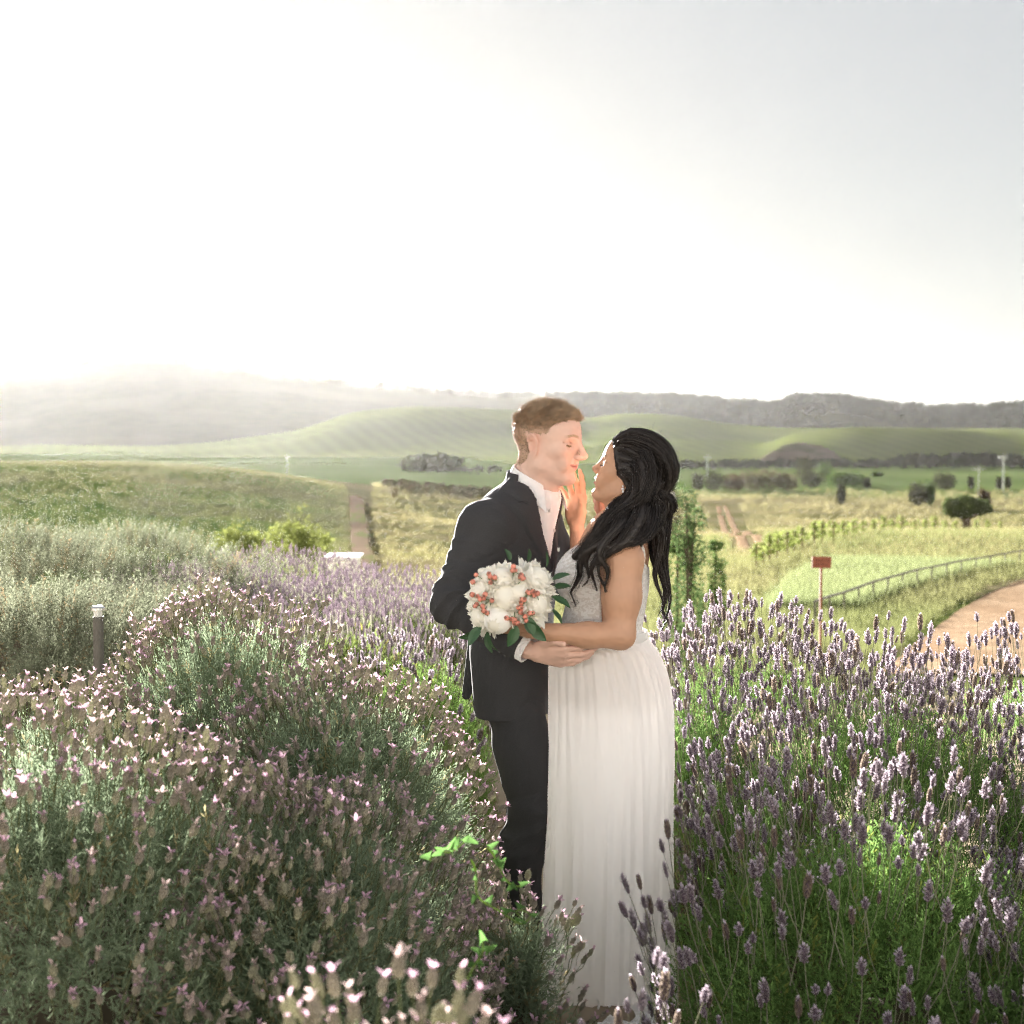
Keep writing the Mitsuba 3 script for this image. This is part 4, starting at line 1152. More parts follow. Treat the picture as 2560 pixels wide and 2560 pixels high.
def head_sdf(female, smile, lid, o):
    """returns f(p) in head coordinates. lid: how far the upper lid is down (1 = shut)"""
    g = 0.93 if female else 1.0

    def f(p0):
        p = p0 / g
        m = mir(p)
        d = ell(p, V(-0.014, 0, 0.042), (0.098, 0.0765, 0.084))                      # skull
        d = su(d, ell(p, V(0.030, 0, 0.040), (0.064, 0.064, 0.062)), 0.03)           # forehead
        d = su(d, ell(p, V(0.030, 0, -0.030), (0.062, 0.0585, 0.078)), 0.03)         # middle of the face
        jw = 0.0 if female else 0.005
        d = su(d, cap(m, V(-0.002, 0.046 + jw, -0.064), V(0.060, 0.012 + jw, -0.098), 0.018, 0.0165), 0.028)
        d = su(d, cap(m, V(-0.004, 0.051 + jw, -0.020), V(-0.002, 0.047 + jw, -0.064), 0.017, 0.018), 0.025)
        d = su(d, ell(p, V(0.073, 0, -0.098), (0.0185, 0.021 + jw, 0.0165)), 0.016)   # chin
        d = su(d, ell(m, V(0.052, 0.042, -0.016), (0.027, 0.019, 0.019)), 0.020)     # cheekbone
        if female:
            d = su(d, ell(m, V(0.062, 0.032, -0.040), (0.024, 0.019, 0.019)), 0.016)
        br = 0.0068 if not female else 0.0015
        d = su(d, cap(m, V(0.080 + br, 0.006, 0.0235), V(0.070 + br, 0.040, 0.0275), 0.011, 0.009), 0.014)   # brow
        # eye sockets, eyeball with lids
        d = ss(d, ell(m, V(0.098, 0.031, 0.004), (0.026, 0.0175, 0.0115)), 0.011)
        d = su(d, ell(m, V(0.0670, 0.0325, 0.0035), (0.0165, 0.0170, 0.0135)), 0.0045)
        # upper lid fold and lid edge
        q = m - V(0.0665, 0.0325, 0.0035)
        rr = np.linalg.norm(q * V(1, 0.95, 1), axis=1)
        cre = np.maximum(np.abs(rr - 0.0178) - 0.0016, np.abs(q[:, 2] - 0.0085 + 0.25 * np.abs(q[:, 1] + 0.001)) - 0.0009)
        d = ss(d, cre - 0.0009, 0.0016)
        ez = (0.004 - 0.0085 * lid) + 0.16 * (np.abs(q[:, 1]) - 0.010)
        slit = np.maximum(np.abs(rr - 0.0175) - 0.0028, np.abs(q[:, 2] - ez) - (0.0010 + 0.0012 * (1 - lid)))
        slit = np.maximum(slit, np.abs(q[:, 1]) - 0.0135)
        d = ss(d, slit, 0.0012)
        # nose
        if female:
            d = su(d, cap(p, V(0.0905, 0, 0.012), V(0.1060, 0, -0.0235), 0.0068, 0.0078), 0.010)
            d = su(d, ell(p, V(0.1080, 0, -0.0255), (0.0088, 0.0088, 0.0080)), 0.006)
            d = su(d, ell(m, V(0.0985, 0.0108, -0.0315), (0.0105, 0.0062, 0.0072)), 0.005)
        else:
            d = su(d, cap(p, V(0.0945, 0, 0.016), V(0.1150, 0, -0.0235), 0.0084, 0.0100), 0.010)
            d = su(d, ell(p, V(0.1170, 0, -0.0272), (0.0115, 0.0106, 0.0098)), 0.006)
            d = su(d, ell(m, V(0.1040, 0.0132, -0.0325), (0.0125, 0.0072, 0.0085)), 0.005)
        d = ss(d, ell(m, V(0.1065, 0.0060, -0.0405), (0.0070, 0.0040, 0.0050)), 0.003)
        # muzzle and lips
        d = su(d, ell(p, V(0.070, 0, -0.058), (0.0225, 0.0265, 0.0215)), 0.016)
        wl = 0.0235 + 0.003 * smile
        cz = 0.006 * smile
        yy = np.abs(p[:, 1]) / wl
        lx = 0.0935 - 0.016 * yy ** 2
        lz = -0.0600 + cz * yy ** 2
        th = np.sqrt(np.clip(1 - yy ** 2, 0.02, 1))
        fu, fl = (0.0056, 0.0066) if female else (0.0040, 0.0052)
        op = 0.0022 * o
        up_ = np.sqrt((p[:, 0] - lx) ** 2 + ((p[:, 2] - lz - fu * 0.80 * th - op) / 1.0) ** 2) - fu * th
        lo_ = np.sqrt((p[:, 0] - lx + 0.0022) ** 2 + ((p[:, 2] - lz + fl * 0.80 * th + op) / 1.0) ** 2) - fl * th
        lim = (yy - 1.0) * wl
        d = su(d, np.maximum(up_, lim), 0.0035)
        d = su(d, np.maximum(lo_, lim), 0.0035)
        sl = np.maximum(np.maximum(np.abs(p[:, 2] - lz) - (0.0011 + op * 1.1 * th ** 2), (yy - 1.04) * wl), lx - 0.011 - p[:, 0])
        d = ss(d, sl, 0.0018)
        if o > 0:     # teeth
            d = np.minimum(d, np.maximum(np.sqrt((p[:, 0] - lx + 0.0065) ** 2) - 0.0025, np.maximum(np.abs(p[:, 2] - lz - 0.001) - 0.006, (yy - 0.85) * wl)))
        # fold from the nose to the mouth
        fold = cap(m, V(0.0905, 0.0190, -0.034), V(0.0800, 0.0300, -0.058), 0.0034, 0.0036)
        d = ss(d, cap(m, V(0.0965, 0.0205, -0.020), V(0.0955, 0.0205, -0.037), 0.0020, 0.0020), 0.003)
        d = ss(d, fold, 0.006)
        d = su(d, ell(m, V(0.070, 0.0385, -0.052), (0.013, 0.010, 0.018)), 0.016) if smile > 0.4 else d
        # under the lower lip
        d = ss(d, ell(p, V(0.0975, 0, -0.0785), (0.0085, 0.020, 0.0055)), 0.010)
        ears = ear_sdf(m, V(-0.012, 0.0705, -0.004), 0.97 if female else 1.05)
        d = su(d, ears, 0.004)
        return d * g
    return f


def head_paint(p0, female, skin, lip, brow, hairc, blush, o):
    """vertex colours in head coordinates (the thing's own colours)"""
    g = 0.93 if female else 1.0
    p = p0 / g
    m = mir(p)
    n = len(p)
    c = np.tile(np.asarray(skin, float), (n, 1))
    c *= (1 + 0.10 * tangent_noise(p, 90, 3)[:, None] + 0.08 * tangent_noise(p, 30, 6)[:, None])
    def spot(cc, r, col, k=1.0):
        w = np.exp(-(((m - cc) / r) ** 2).sum(1)) * k
        c[:] = c * (1 - w[:, None]) + np.asarray(col) * w[:, None]
    red = np.asarray(skin) * V(1.02, 0.80, 0.74)
    spot(V(0.062, 0.040, -0.030), (0.03, 0.022, 0.024), red, 0.75 * blush)
    spot(V(0.112, 0.0, -0.027), (0.014, 0.014, 0.012), red, 0.85 * blush)
    spot(V(-0.015, 0.082, 0.0), (0.02, 0.016, 0.032), red, 0.9)
    yy = np.abs(p[:, 1]) / 0.0255
    # lips
    lz = -0.060 + 0.004 * yy ** 2
    hgt = np.where(p[:, 2] > lz, 0.0098, 0.0108) * (1.0 if female else 0.78)
    w = sstep(1.0, 0.75, np.abs(p[:, 2] - lz) / np.maximum(hgt * np.sqrt(np.clip(1 - yy ** 2, 0.0, 1)), 1e-4)) * (p[:, 0] > 0.068) * sstep(1.02, 0.9, yy)
    c[:] = c * (1 - w[:, None]) + np.asarray(lip) * w[:, None]
    if o > 0:
        tee = (np.abs(p[:, 2] + 0.0595 - 0.004 * yy ** 2) < 0.0030) & (yy < 0.8) & (p[:, 0] > 0.076) & (p[:, 0] < 0.0895 - 0.016 * yy ** 2)
        c[tee] = (0.80, 0.76, 0.68)
    # brows
    bz = 0.0265 + 0.004 * np.sin(np.clip((m[:, 1] - 0.012) / 0.04, 0, 1) * np.pi)
    w = sstep(0.0052, 0.0022, np.abs(m[:, 2] - bz)) * sstep(0.008, 0.013, m[:, 1]) * sstep(0.056, 0.046, m[:, 1]) * (p[:, 0] > 0.04)
    w *= 0.55 + 0.9 * meshkit.noise(p * V(300, 300, 900), 2)
    w = np.clip(w, 0, 1) * (0.9 if female else 0.85)
    c[:] = c * (1 - w[:, None]) + np.asarray(brow) * w[:, None]
    # lashes along the lid edge
    q = m - V(0.0665, 0.0325, 0.0035)
    ez = (0.004 - 0.0085 * 0.93) + 0.16 * (np.abs(q[:, 1]) - 0.010)
    w = sstep(0.0042, 0.0020, np.abs(q[:, 2] - ez - 0.0004)) * sstep(0.0145, 0.0125, np.abs(q[:, 1])) * (p[:, 0] > 0.06)
    w = w * 1.0
    c[:] = c * (1 - w[:, None]) + np.asarray(brow) * 0.5 * w[:, None]
    if not female:   # shaven beard
        w = 0 * w
        bd = sstep(-0.042, -0.060, p[:, 2]) * sstep(-0.02, 0.01, p[:, 0] + 0.01)
        bd = np.clip(bd, 0, 1) * sstep(-0.128, -0.110, p[:, 2]) * (1 - w)
        mk = 0.03 * bd
        lipm = (yy < 1) & (np.abs(p[:, 2] - lz) < hgt) & (p[:, 0] > 0.075)
        mk[lipm] = 0
        c[:] = c * (1 - mk[:, None]) + np.asarray(hairc) * 0.8 * mk[:, None]
    return np.clip(c, 0, 1)
# ------------------------------------------------------------------ the couple
DM, DW = 4.45, 4.30      # how far the two stand
scene['mat_skin_fair'] = principled(VCOL, 0.48, specular=0.4)
scene['mat_skin_tan'] = principled(VCOL, 0.45, specular=0.4)


def weave(p, n, uv):
    return 0.032 + 0.016 * tfbm(p.x * 900, p.y * 900, p.z * 900, 1) + 0.004 * tfbm(p.x * 14, p.y * 14, p.z * 14, 2)


def suit_color(p, n, uv):
    a = weave(p, n, uv)
    return mi.Color3f(a * 1.0, a * 1.0, a * 1.08)


scene['mat_suit'] = principled(mikit.proc(suit_color), 0.85, sheen=0.35, specular=0.25)
scene['mat_button'] = principled(rgb(.55, .54, .52), 0.3)
scene['mat_shirt'] = principled(rgb(.78, .77, .78), 0.8)


def chain(p, pts, rad, k=0.01):
    d = None
    for i in range(len(pts) - 1):
        c = cap(p, pts[i], pts[i + 1], rad[i], rad[i + 1])
        d = c if d is None else su(d, c, k)
    return d


def hand_sdf(p, w, palm_dir, palm_n, fingers, thumb, size=1.0, right=False):
    """a hand from the wrist w: palm_dir along the metacarpals, palm_n out of the back of the hand;
    fingers: four lists of bend angles (degrees, towards the palm), with a sideways angle first; thumb: three points in hand axes"""
    a = palm_dir / np.linalg.norm(palm_dir)
    n = palm_n - (palm_n @ a) * a; n = n / np.linalg.norm(n)
    s = np.cross(a, n) * (-1 if right else 1)   # towards the index side
    L = lambda x, y, z: w + size * (x * a + y * s + z * n)
    # palm
    d = chain(p, [L(-0.02, 0, 0), L(0.012, 0, 0)], [0.0225 * size, 0.022 * size])
    kn = [L(0.088, 0.030, 0.0), L(0.092, 0.010, 0.003), L(0.087, -0.010, 0.002), L(0.078, -0.028, -0.002)]
    for i, k in enumerate(kn):
        d = su(d, cap(p, L(0.012, 0.016 - 0.0105 * i, 0), k, 0.0145 * size, (0.0125, 0.0125, 0.012, 0.011)[i] * size), 0.012 * size)
    d = su(d, ell(p, L(0.045, 0.022, -0.010), np.array([0.03, 0.016, 0.014]) * size, np.stack([a, s, n])), 0.012 * size)
    d = su(d, ell(p, L(0.045, -0.022, -0.008), np.array([0.034, 0.013, 0.013]) * size, np.stack([a, s, n])), 0.012 * size)
    lens = ((0.044, 0.026, 0.021), (0.049, 0.030, 0.022), (0.045, 0.028, 0.022), (0.035, 0.021, 0.020))
    rads = ((0.0102, 0.0088, 0.0078, 0.0066), (0.0104, 0.0090, 0.0080, 0.0067), (0.0100, 0.0086, 0.0076, 0.0064), (0.0088, 0.0075, 0.0067, 0.0057))
    for i in range(4):
        side, *bend = fingers[i]
        pts, ang = [kn[i]], 0.0
        dirn = a * math.cos(math.radians(side)) + s * math.sin(math.radians(side))
        for j in range(3):
            ang += bend[j]
            v = dirn * math.cos(math.radians(ang)) - n * math.sin(math.radians(ang))
            pts.append(pts[-1] + v * lens[i][j] * size)
        f = chain(p, pts, [r * size for r in rads[i]], 0.004 * size)
        for q, r in zip(pts[1:3], rads[i][1:3]):
            f = su(f, np.linalg.norm(p - q, axis=1) - r * size * 1.06, 0.003)
        d = su(d, f, 0.0045 * size)
        # the nail
    tp = [L(*t) for t in thumb]
    th = chain(p, [L(0.012, 0.016, -0.006)] + tp, [0.0145 * size, 0.0125 * size, 0.0108 * size, 0.0078 * size], 0.006 * size)
    return su(d, th, 0.010 * size)


def paint_skin(v, skin, seed, knuckles=None):
    c = np.tile(np.asarray(skin, float), (len(v), 1))
    c *= 1 + 0.12 * tangent_noise(v, 60, seed)[:, None] + 0.10 * tangent_noise(v, 12, seed + 2)[:, None]
    if knuckles is not None:
        c *= 1 - (V(0, 0.12, 0.14)) * knuckles[:, None]
    return np.clip(c, 0, 1)


# ---- the man -------------------------------------------------------
FAIR = (0.63, 0.43, 0.355)
_y = math.radians(24)
Mf, Ml = V(math.cos(_y), -math.sin(_y), 0), V(math.sin(_y), math.cos(_y), 0)     # his forward and left
man = thing('person', 'short-haired ginger man in dark charcoal suit and open white shirt', 'person')

mh_yaw, mh_pitch, mh_roll = math.radians(25), math.radians(3), math.radians(2)
_f = V(math.cos(mh_yaw) * math.cos(mh_pitch), -math.sin(mh_yaw) * math.cos(mh_pitch), -math.sin(mh_pitch))
MR = rot_axes(_f, V(0.10, 0, 1))
MHC = PX(1371, 1112, DM)          # head centre
MHS = 1.0

neckM0, neckM1 = MHC + MHS * (V(-0.030, 0, -0.03) @ MR), PX(1330, 1250, DM + 0.02)
_hf = head_sdf(False, 0.55, 0.93, 0)


def man_head(p):
    q = (p - MHC) @ MR.T / MHS
    d = _hf(q) * MHS
    nk = cap(p, neckM0, neckM1, 0.058, 0.064)
    nk = su(nk, cap(p, MHC + MHS * (V(0.02, 0, -0.10) @ MR), neckM1 + Mf * 0.03 + V(0, 0, .02), 0.030, 0.05), 0.03)
    # the muscle that runs from behind the ear to the collarbone
    nk = su(nk, cap(p, MHC + MHS * (V(-0.022, -0.055, -0.045) @ MR), neckM1 + Mf * 0.05 - Ml * 0.02 - V(0, 0, .02), 0.016, 0.014), 0.015)
    return su(d, nk, 0.018)


_v, _fc = surface(man_head, MHC - V(.15, .15, .30), MHC + V(.15, .15, .16), 0.0024)
_q = (_v - MHC) @ MR.T / MHS
_col = head_paint(_q, False, FAIR, (0.50, 0.24, 0.21), (0.34, 0.22, 0.13), (0.26, 0.15, 0.08), 0.45, 0)
_hair = lambda q: ((q[:, 2] > np.interp(q[:, 0], [-0.12, -0.06, -0.035, -0.015, 0.012, 0.030, 0.040, 0.052, 0.066, 0.078, 0.12], [-0.075, -0.060, -0.045, 0.020, 0.028, 0.034, 0.056, 0.066, 0.072, 0.076, 0.076])) & ((np.abs(q[:, 1]) < 0.071) | (q[:, 2] > 0.03)))
_hm = _hair(_q + (meshkit.noise(_q * 260, 4) - .5)[:, None] * V(0.012, 0, 0.014))
_w = np.where(_hm, np.clip(0.35 + 0.55 * sstep(0.02, 0.07, _q[:, 2]), 0, 1), 0)[:, None]
_col = _col * (1 - _w) + np.array([0.30, 0.18, 0.095]) * _w
man_parts = [(_v, _fc, _col)]
_hv, _hfc = _v, _fc


def short_hair():
    r = np.random.default_rng(5)
    n0 = vnormals(_hv, _hfc)
    idx = np.nonzero(_hm)[0]
    pick = r.choice(idx, 26000)
    q, n = _q[pick], (n0[pick] @ MR.T)
    jit = r.normal(0, 0.0012, q.shape)
    top = sstep(0.035, 0.095, q[:, 2])
    ln = (0.0050 + 0.017 * top) * r.uniform(0.7, 1.15, len(q)) * (0.75 + 0.5 * meshkit.noise(q * 130, 6))
    comb = np.stack([0.55 * top - 0.15, 0.55 * top * np.sign(0.03 - q[:, 1]) * 0.6 - 0.1, -0.9 * (1 - top)], 1)
    clump = np.stack([meshkit.noise(q * 55, s) - 0.5 for s in (1, 2, 3)], 1)
    d0 = n * 0.9 + comb * 0.55 + clump * 0.9 + r.normal(0, 0.16, q.shape)
    d0 /= np.linalg.norm(d0, axis=1, keepdims=True)
    d1 = d0 * 0.6 + comb * 0.9 + clump * 0.8 - n * 0.15
    d1 /= np.linalg.norm(d1, axis=1, keepdims=True)
    P0 = q + jit * 0.5 - n * 0.001
    P1 = P0 + d0 * ln[:, None] * 0.5
    P2 = P1 + d1 * ln[:, None] * 0.55
    path = np.stack([P0, P1, P2], 1) * MHS @ MR + MHC
    nr = np.repeat((n @ MR)[:, None], 3, 1) + r.normal(0, .5, (len(q), 1, 3))
    v, f = ribbons(path, np.full(len(q), 0.0011), nr)
    base = lerp3((0.60, 0.43, 0.28), (0.17, 0.115, 0.075), r.random(len(q)) * 0.4 + 1.1 * (meshkit.noise(q * V(120, 120, 170), 8) - .5) + .40)
    return v, f, np.repeat(base, 6, 0)


# right hand round her forearm, left hand behind her neck
WR = PX(1334, 1630, DW - 0.17)
_tip = PX(1456, 1650, DW - 0.20)
_pd = _tip - WR


def man_right_hand(p):
    return hand_sdf(p, WR, _pd, V(-0.05, -0.86, -0.5),
                    [(2, 16, 26, 16), (0, 18, 28, 16), (-2, 20, 28, 16), (-4, 22, 30, 18)],
                    [(0.036, 0.044, 0.004), (0.064, 0.064, 0.018), (0.092, 0.066, 0.026)], 0.98, True)


_v, _fc = surface(man_right_hand, WR - V(.09, .12, .12), WR + V(.23, .13, .13), 0.0026)
man_parts.append((_v, _fc, paint_skin(_v, np.array(FAIR) * V(0.97, .92, .9), 3)))
_thr = chain  # (kept short)
WL = PX(1545, 1330, DW + 0.16)


def man_left_hand(p):
    return hand_sdf(p, WL, PX(1496, 1262, DW + 0.10) - WL, V(-0.55, 0.55, -0.5),
                    [(2, 12, 16, 10), (0, 14, 18, 12), (-3, 16, 18, 12), (-6, 18, 20, 14)],
                    [(0.036, 0.036, -0.010), (0.066, 0.046, -0.014), (0.092, 0.046, -0.018)], 1.04)


_v, _fc = surface(man_left_hand, WL - V(.22, .16, .12), WL + V(.12, .14, .23), 0.003)
man_parts.append((_v, _fc, paint_skin(_v, np.array(FAIR) * V(1.0, .80, .72), 7)))

shR, shL = PX(1212, 1322, DM - 0.16), PX(1340, 1300, DM + 0.19)
elR, elL = PX(1141, 1508, DM - 0.22), PX(1420, 1452, DM + 0.30)
pel, che, nek = PX(1283, 1740, DM), PX(1282, 1420, DM), PX(1338, 1198, DM + 0.02)
cuffR = WR + (elR - WR) / np.linalg.norm(elR - WR) * 0.035
TR = np.stack([Mf, Ml, V(0, 0, 1)])      # torso frame
hipR, hipL = PX(1290, 1790, DM - 0.07), PX(1292, 1790, DM + 0.09)
knR, knL = PX(1336, 2025, DM - 0.09), PX(1334, 2025, DM + 0.10)
anR, anL = PX(1320, 2400, DM - 0.06), PX(1325, 2400, DM + 0.10)


def man_core(p):
    d = cap(p, nek, che, 0.055, 0.09)
    d = su(d, cap(p, che, pel, 0.085, 0.06), .05)
    for a, b, c in ((shR, elR, WR), (shL, elL, WL)):
        d = su(d, chain(p, [nek * .3 + che * .7, a, b, c], [.05, .045, .036, .024]), .03)
    for a, b, c in ((hipR, knR, anR), (hipL, knL, anL)):
        d = su(d, chain(p, [a, b, b * .72 + c * .28 - V(.03, 0, 0), c], [.045, .035, .03, .02]), .02)
    return d


_v, _fc = surface(man_core, V(-0.35, 3.9, -0.1), V(0.5, 5.0, 1.6), 0.012)
man_parts.append((_v, _fc, paint_skin(_v, FAIR, 1)))
_vv, _ff = join([(a, b) for a, b, c in man_parts])
scene[man] = mikit.ply((_vv, _ff), 'mat_skin_fair', smooth=True, color=np.vstack([c for a, b, c in man_parts]))
_v, _fc, _c = short_hair()
scene['mat_short_hair'] = principled(VCOL, 0.45, specular=0.5)
put('hair', man, (_v, _fc), 'mat_short_hair', smooth=False, color=_c)


def torso(p, grow):
    q = (p - che) @ TR.T
    # the back leans in towards her: shear the frame
    d = ell(q, V(-0.004, 0, 0.015), V(0.112, 0.180, 0.215) + grow)
    d = su(d, ell(q, V(-0.004, 0, -0.20), V(0.098, 0.150, 0.24) + grow), 0.06)
    hz = (pel - che) @ TR.T
    d = su(d, ell(q, hz + V(0.004, 0, 0.03), V(0.084, 0.145, 0.20) + grow), 0.07)
    d = su(d, ell(q, hz + V(0.002, 0, -0.10), V(0.082, 0.142, 0.24) + grow), 0.05)
    sr, sl = (shR - che) @ TR.T, (shL - che) @ TR.T
    nk = (nek - che) @ TR.T
    d = su(d, cap(q, sr, nk + V(-0.010, 0, -0.055), 0.060 + grow, 0.055 + grow), 0.06)
    d = su(d, cap(q, sl, nk + V(-0.010, 0, -0.055), 0.060 + grow, 0.055 + grow), 0.06)
    return d, q


def folds(p, a, b, s0, amp, seed, freq=26):
    """cloth folds that run across a sleeve or leg, strongest near its bend"""
    ax = (b - a) / np.linalg.norm(b - a)
    t = (p - a) @ ax
    n1 = meshkit.fbm(np.stack([t * freq, (p @ V(0.5, 1, 0.3)) * 7, (p @ V(-0.6, .4, 1)) * 7], 1), 2, seed)
    rid = 1 - np.abs(2 * n1 - 1)
    return amp * (rid ** 3 - 0.2) * s0(t)


zb = (PX(1398, 1425, DM) - che)[2]       # button height in the torso frame


def vee(z):
    """half-width of the opening at height z above the button"""
    return np.interp(z, [zb - 0.002, zb + 0.02, zb + 0.12, zb + 0.19, zb + 0.26], [0.0, 0.012, 0.050, 0.068, 0.062])


def jacket(p):
    d, q = torso(p, 0.012)
    front = q[:, 0] > 0
    z, b = q[:, 2], q[:, 1] - 0.012
    d = d + 0.008 * (meshkit.fbm(q * V(11, 11, 5), 3, 21) - 0.5)
    w = vee(z)
    # lapels: an extra layer beside the opening, with a notch
    lw = np.interp(z, [zb, zb + 0.05, zb + 0.15, zb + 0.205, zb + 0.21, zb + 0.30], [0.0, 0.050, 0.082, 0.088, 0.060, 0.055])
    lap = sstep(0.0, -0.005, np.abs(b) - w - lw) * sstep(zb - 0.004, zb + 0.004, z) * front
    lap = lap * (1 - sstep(0.0035, 0.0015, np.abs(z - (zb + 0.208) - 0.22 * (np.abs(b) - w - 0.055))) * (np.abs(b) > w + 0.035))
    d = d - 0.0065 * lap
    # collar round the back of the neck
    nk = (nek - che) @ TR.T
    r = np.linalg.norm((q - nk)[:, :2] * V(1, 1), axis=1)
    col = np.maximum(np.abs(r - 0.082 - 0.10 * np.clip(-(z - nk[2] - 0.02), 0, 1)) - 0.0045, np.abs(z - nk[2] + 0.012 + 0.25 * q[:, 0]) - 0.032)
    d = su(d, np.where(q[:, 0] < 0.05, col, 1.0), 0.012)
    # sleeves
    arm = cap(p, shR, elR, 0.079, 0.063)
    arm = su(arm, cap(p, elR, cuffR, 0.064, 0.046), 0.02)
    far = su(cap(p, shL, elL, 0.074, 0.060), cap(p, elL, WL + (elL - WL) * 0.18, 0.060, 0.044), 0.02)
    nearA = arm < 0.06
    if nearA.any():
        pn = p[nearA]
        el = np.linalg.norm(elR - shR)
        f1 = folds(pn, shR, elR, lambda t: 0.35 + 0.9 * sstep(0.45 * el, el, t), 0.015, 5)
        f2 = folds(pn, elR, cuffR, lambda t: 0.25 + 0.75 * sstep(0.16, 0.0, t), 0.013, 9, 22)
        tt = (pn - shR) @ (elR - shR) / el
        up = sstep(el * 1.05, el * 0.85, tt)
        arm[nearA] -= f1 * up + f2 * (1 - up)
    # cut the sleeve off at the cuff
    ax = (WR - elR) / np.linalg.norm(WR - elR)
    arm = np.maximum(arm, (p - cuffR) @ ax)
    d = su(d, far, 0.03)
    d = su(d, cap(p, PX(1200, 1590, DM + 0.04), PX(1166, 1738, DM + 0.05), 0.035, 0.014), 0.03)   # the skirt of the jacket swings out behind
    # the seam where the sleeve is set in
    seam = np.abs(np.linalg.norm((p - shR) @ np.stack([Mf, V(0, 0, 1)], 1), axis=1) - 0.088)
    d = su(d, arm, 0.022)
    d = d + 0.0025 * np.exp(-(seam / 0.005) ** 2) * (((p - shR) @ Ml) < 0.06)
    # the opening, the hem and the vent
    nz = nk[2]
    cut = np.maximum(np.maximum(np.abs(b) - w, zb - z), -q[:, 0] + 0.01)
    d = np.where(z < nz + 0.06, np.maximum(d, -np.maximum(cut, -(q[:, 0] - 0.03))), d)
    neckhole = cap(q, nk + V(0.006, 0, -0.10), nk + V(0.03, 0, 0.16), 0.066, 0.074)
    d = np.maximum(d, -neckhole)
    hem = EYE + ray(1280, 1780)[1] * DM
    d = np.maximum(d, hem + 0.02 * np.clip(-q[:, 0] - 0.02, 0, .2) - p[:, 2])
    # front edge of the overlap below the button
    edge = np.abs(b + 0.016)
    d = d + 0.003 * np.exp(-(edge / 0.003) ** 2) * (front & (z < zb))
    # pocket flap on the near side
    return d


_v, _fc = surface(jacket, V(-0.32, 3.95, 0.75), V(0.42, 4.95, 1.66), 0.0044)
put('jacket', man, (_v, _fc), 'mat_suit', smooth=True)


def shirt(p):
    d, q = torso(p, -0.004)
    nk = (nek - che) @ TR.T
    z, b = q[:, 2], q[:, 1] - 0.012
    d = d + 0.006 * (meshkit.fbm(q * V(20, 34, 8), 3, 31) - 0.5)
    # placket
    d = d - np.where((q[:, 0] > 0) & (np.abs(b - 0.004) < 0.015) & (z < zb + 0.22), 0.0022, 0)
    d = su(d, cap(q, nk + V(0.012, 0, -0.055), V(0.045, 0, 0.08), 0.066, 0.074), 0.03)
    hole = cap(q, nk + V(0.004, 0, -0.040), nk + V(0.03, 0, 0.16), 0.058, 0.066)
    d = np.maximum(d, -hole)
    # cuff that shows below the sleeve
    ax = (WR - elR) / np.linalg.norm(WR - elR)
    t = (p - cuffR) @ ax
    rr = np.linalg.norm(p - cuffR - t[:, None] * ax, axis=1)
    cuf = np.maximum(np.abs(rr - 0.0405) - 0.0028, np.abs(t - 0.004) - 0.017)
    d = np.minimum(d, cuf)
    return d


_lo = np.minimum(che - V(.25, .3, .10), WR - .08)
_v, _fc = surface(shirt, V(-0.12, 4.10, 1.0), V(0.24, 4.75, 1.62), 0.0040)
put('shirt', man, (_v, _fc), 'mat_shirt', smooth=True)


def hit(fn, u, v, d0, d1):
    """the first point of a surface on that bearing"""
    D = np.linspace(d0, d1, 400)
    P_ = np.stack([PX(u, v, x) for x in D])
    i = int(np.argmax(fn(P_) < 0))
    return P_[i]


for _u, _v2 in ((1372, 1276), (1384, 1326), (1394, 1374)):
    _p0 = hit(shirt, _u, _v2, 4.0, 4.6)
    put('button', man, tube([_p0 + Mf * .001, _p0 + Mf * 0.004], 0.0055, 10), 'mat_button')


def collar_leaf(side):
    """one side of the open shirt collar: from the back of the neck round to the point in front"""
    n, m = 40, 9
    th = np.linspace(math.pi, 0.92, n) * side                 # 0 is straight ahead
    s = np.linspace(0, 1, n)
    c0 = nek + Mf * 0.006
    def ring(r, h):
        return c0 + (r * np.cos(th))[:, None] * Mf * 1.04 + (r * np.sin(th))[:, None] * Ml + h[:, None] * V(0, 0, 1)
    top = ring(0.0675 + 0 * s, 0.046 - 0.062 * s ** 1.6)
    bot = ring(0.0820 + 0.022 * s ** 3, 0.006 - 0.062 * s - 0.040 * s ** 5)
    inn = ring(0.0675 + 0.004 * s, -0.02 - 0.062 * s)
    rows = []
    for k in range(m):
        t = k / (m - 1)
        rows.append(top * (1 - t) + bot * t + (0.005 * math.sin(t * math.pi)) * (np.cos(th)[:, None] * Mf + np.sin(th)[:, None] * Ml))
    under = [bot - V(0, 0, -0.001) - 0.003 * (np.cos(th)[:, None] * Mf + np.sin(th)[:, None] * Ml), top * .5 + inn * .5, inn]
    g = np.stack(rows + under, 0)
    return g.reshape(-1, 3), grid_faces(len(g), n)


for _s in (-1, 1):
    put('collar', man, collar_leaf(_s), 'mat_shirt', smooth=40)


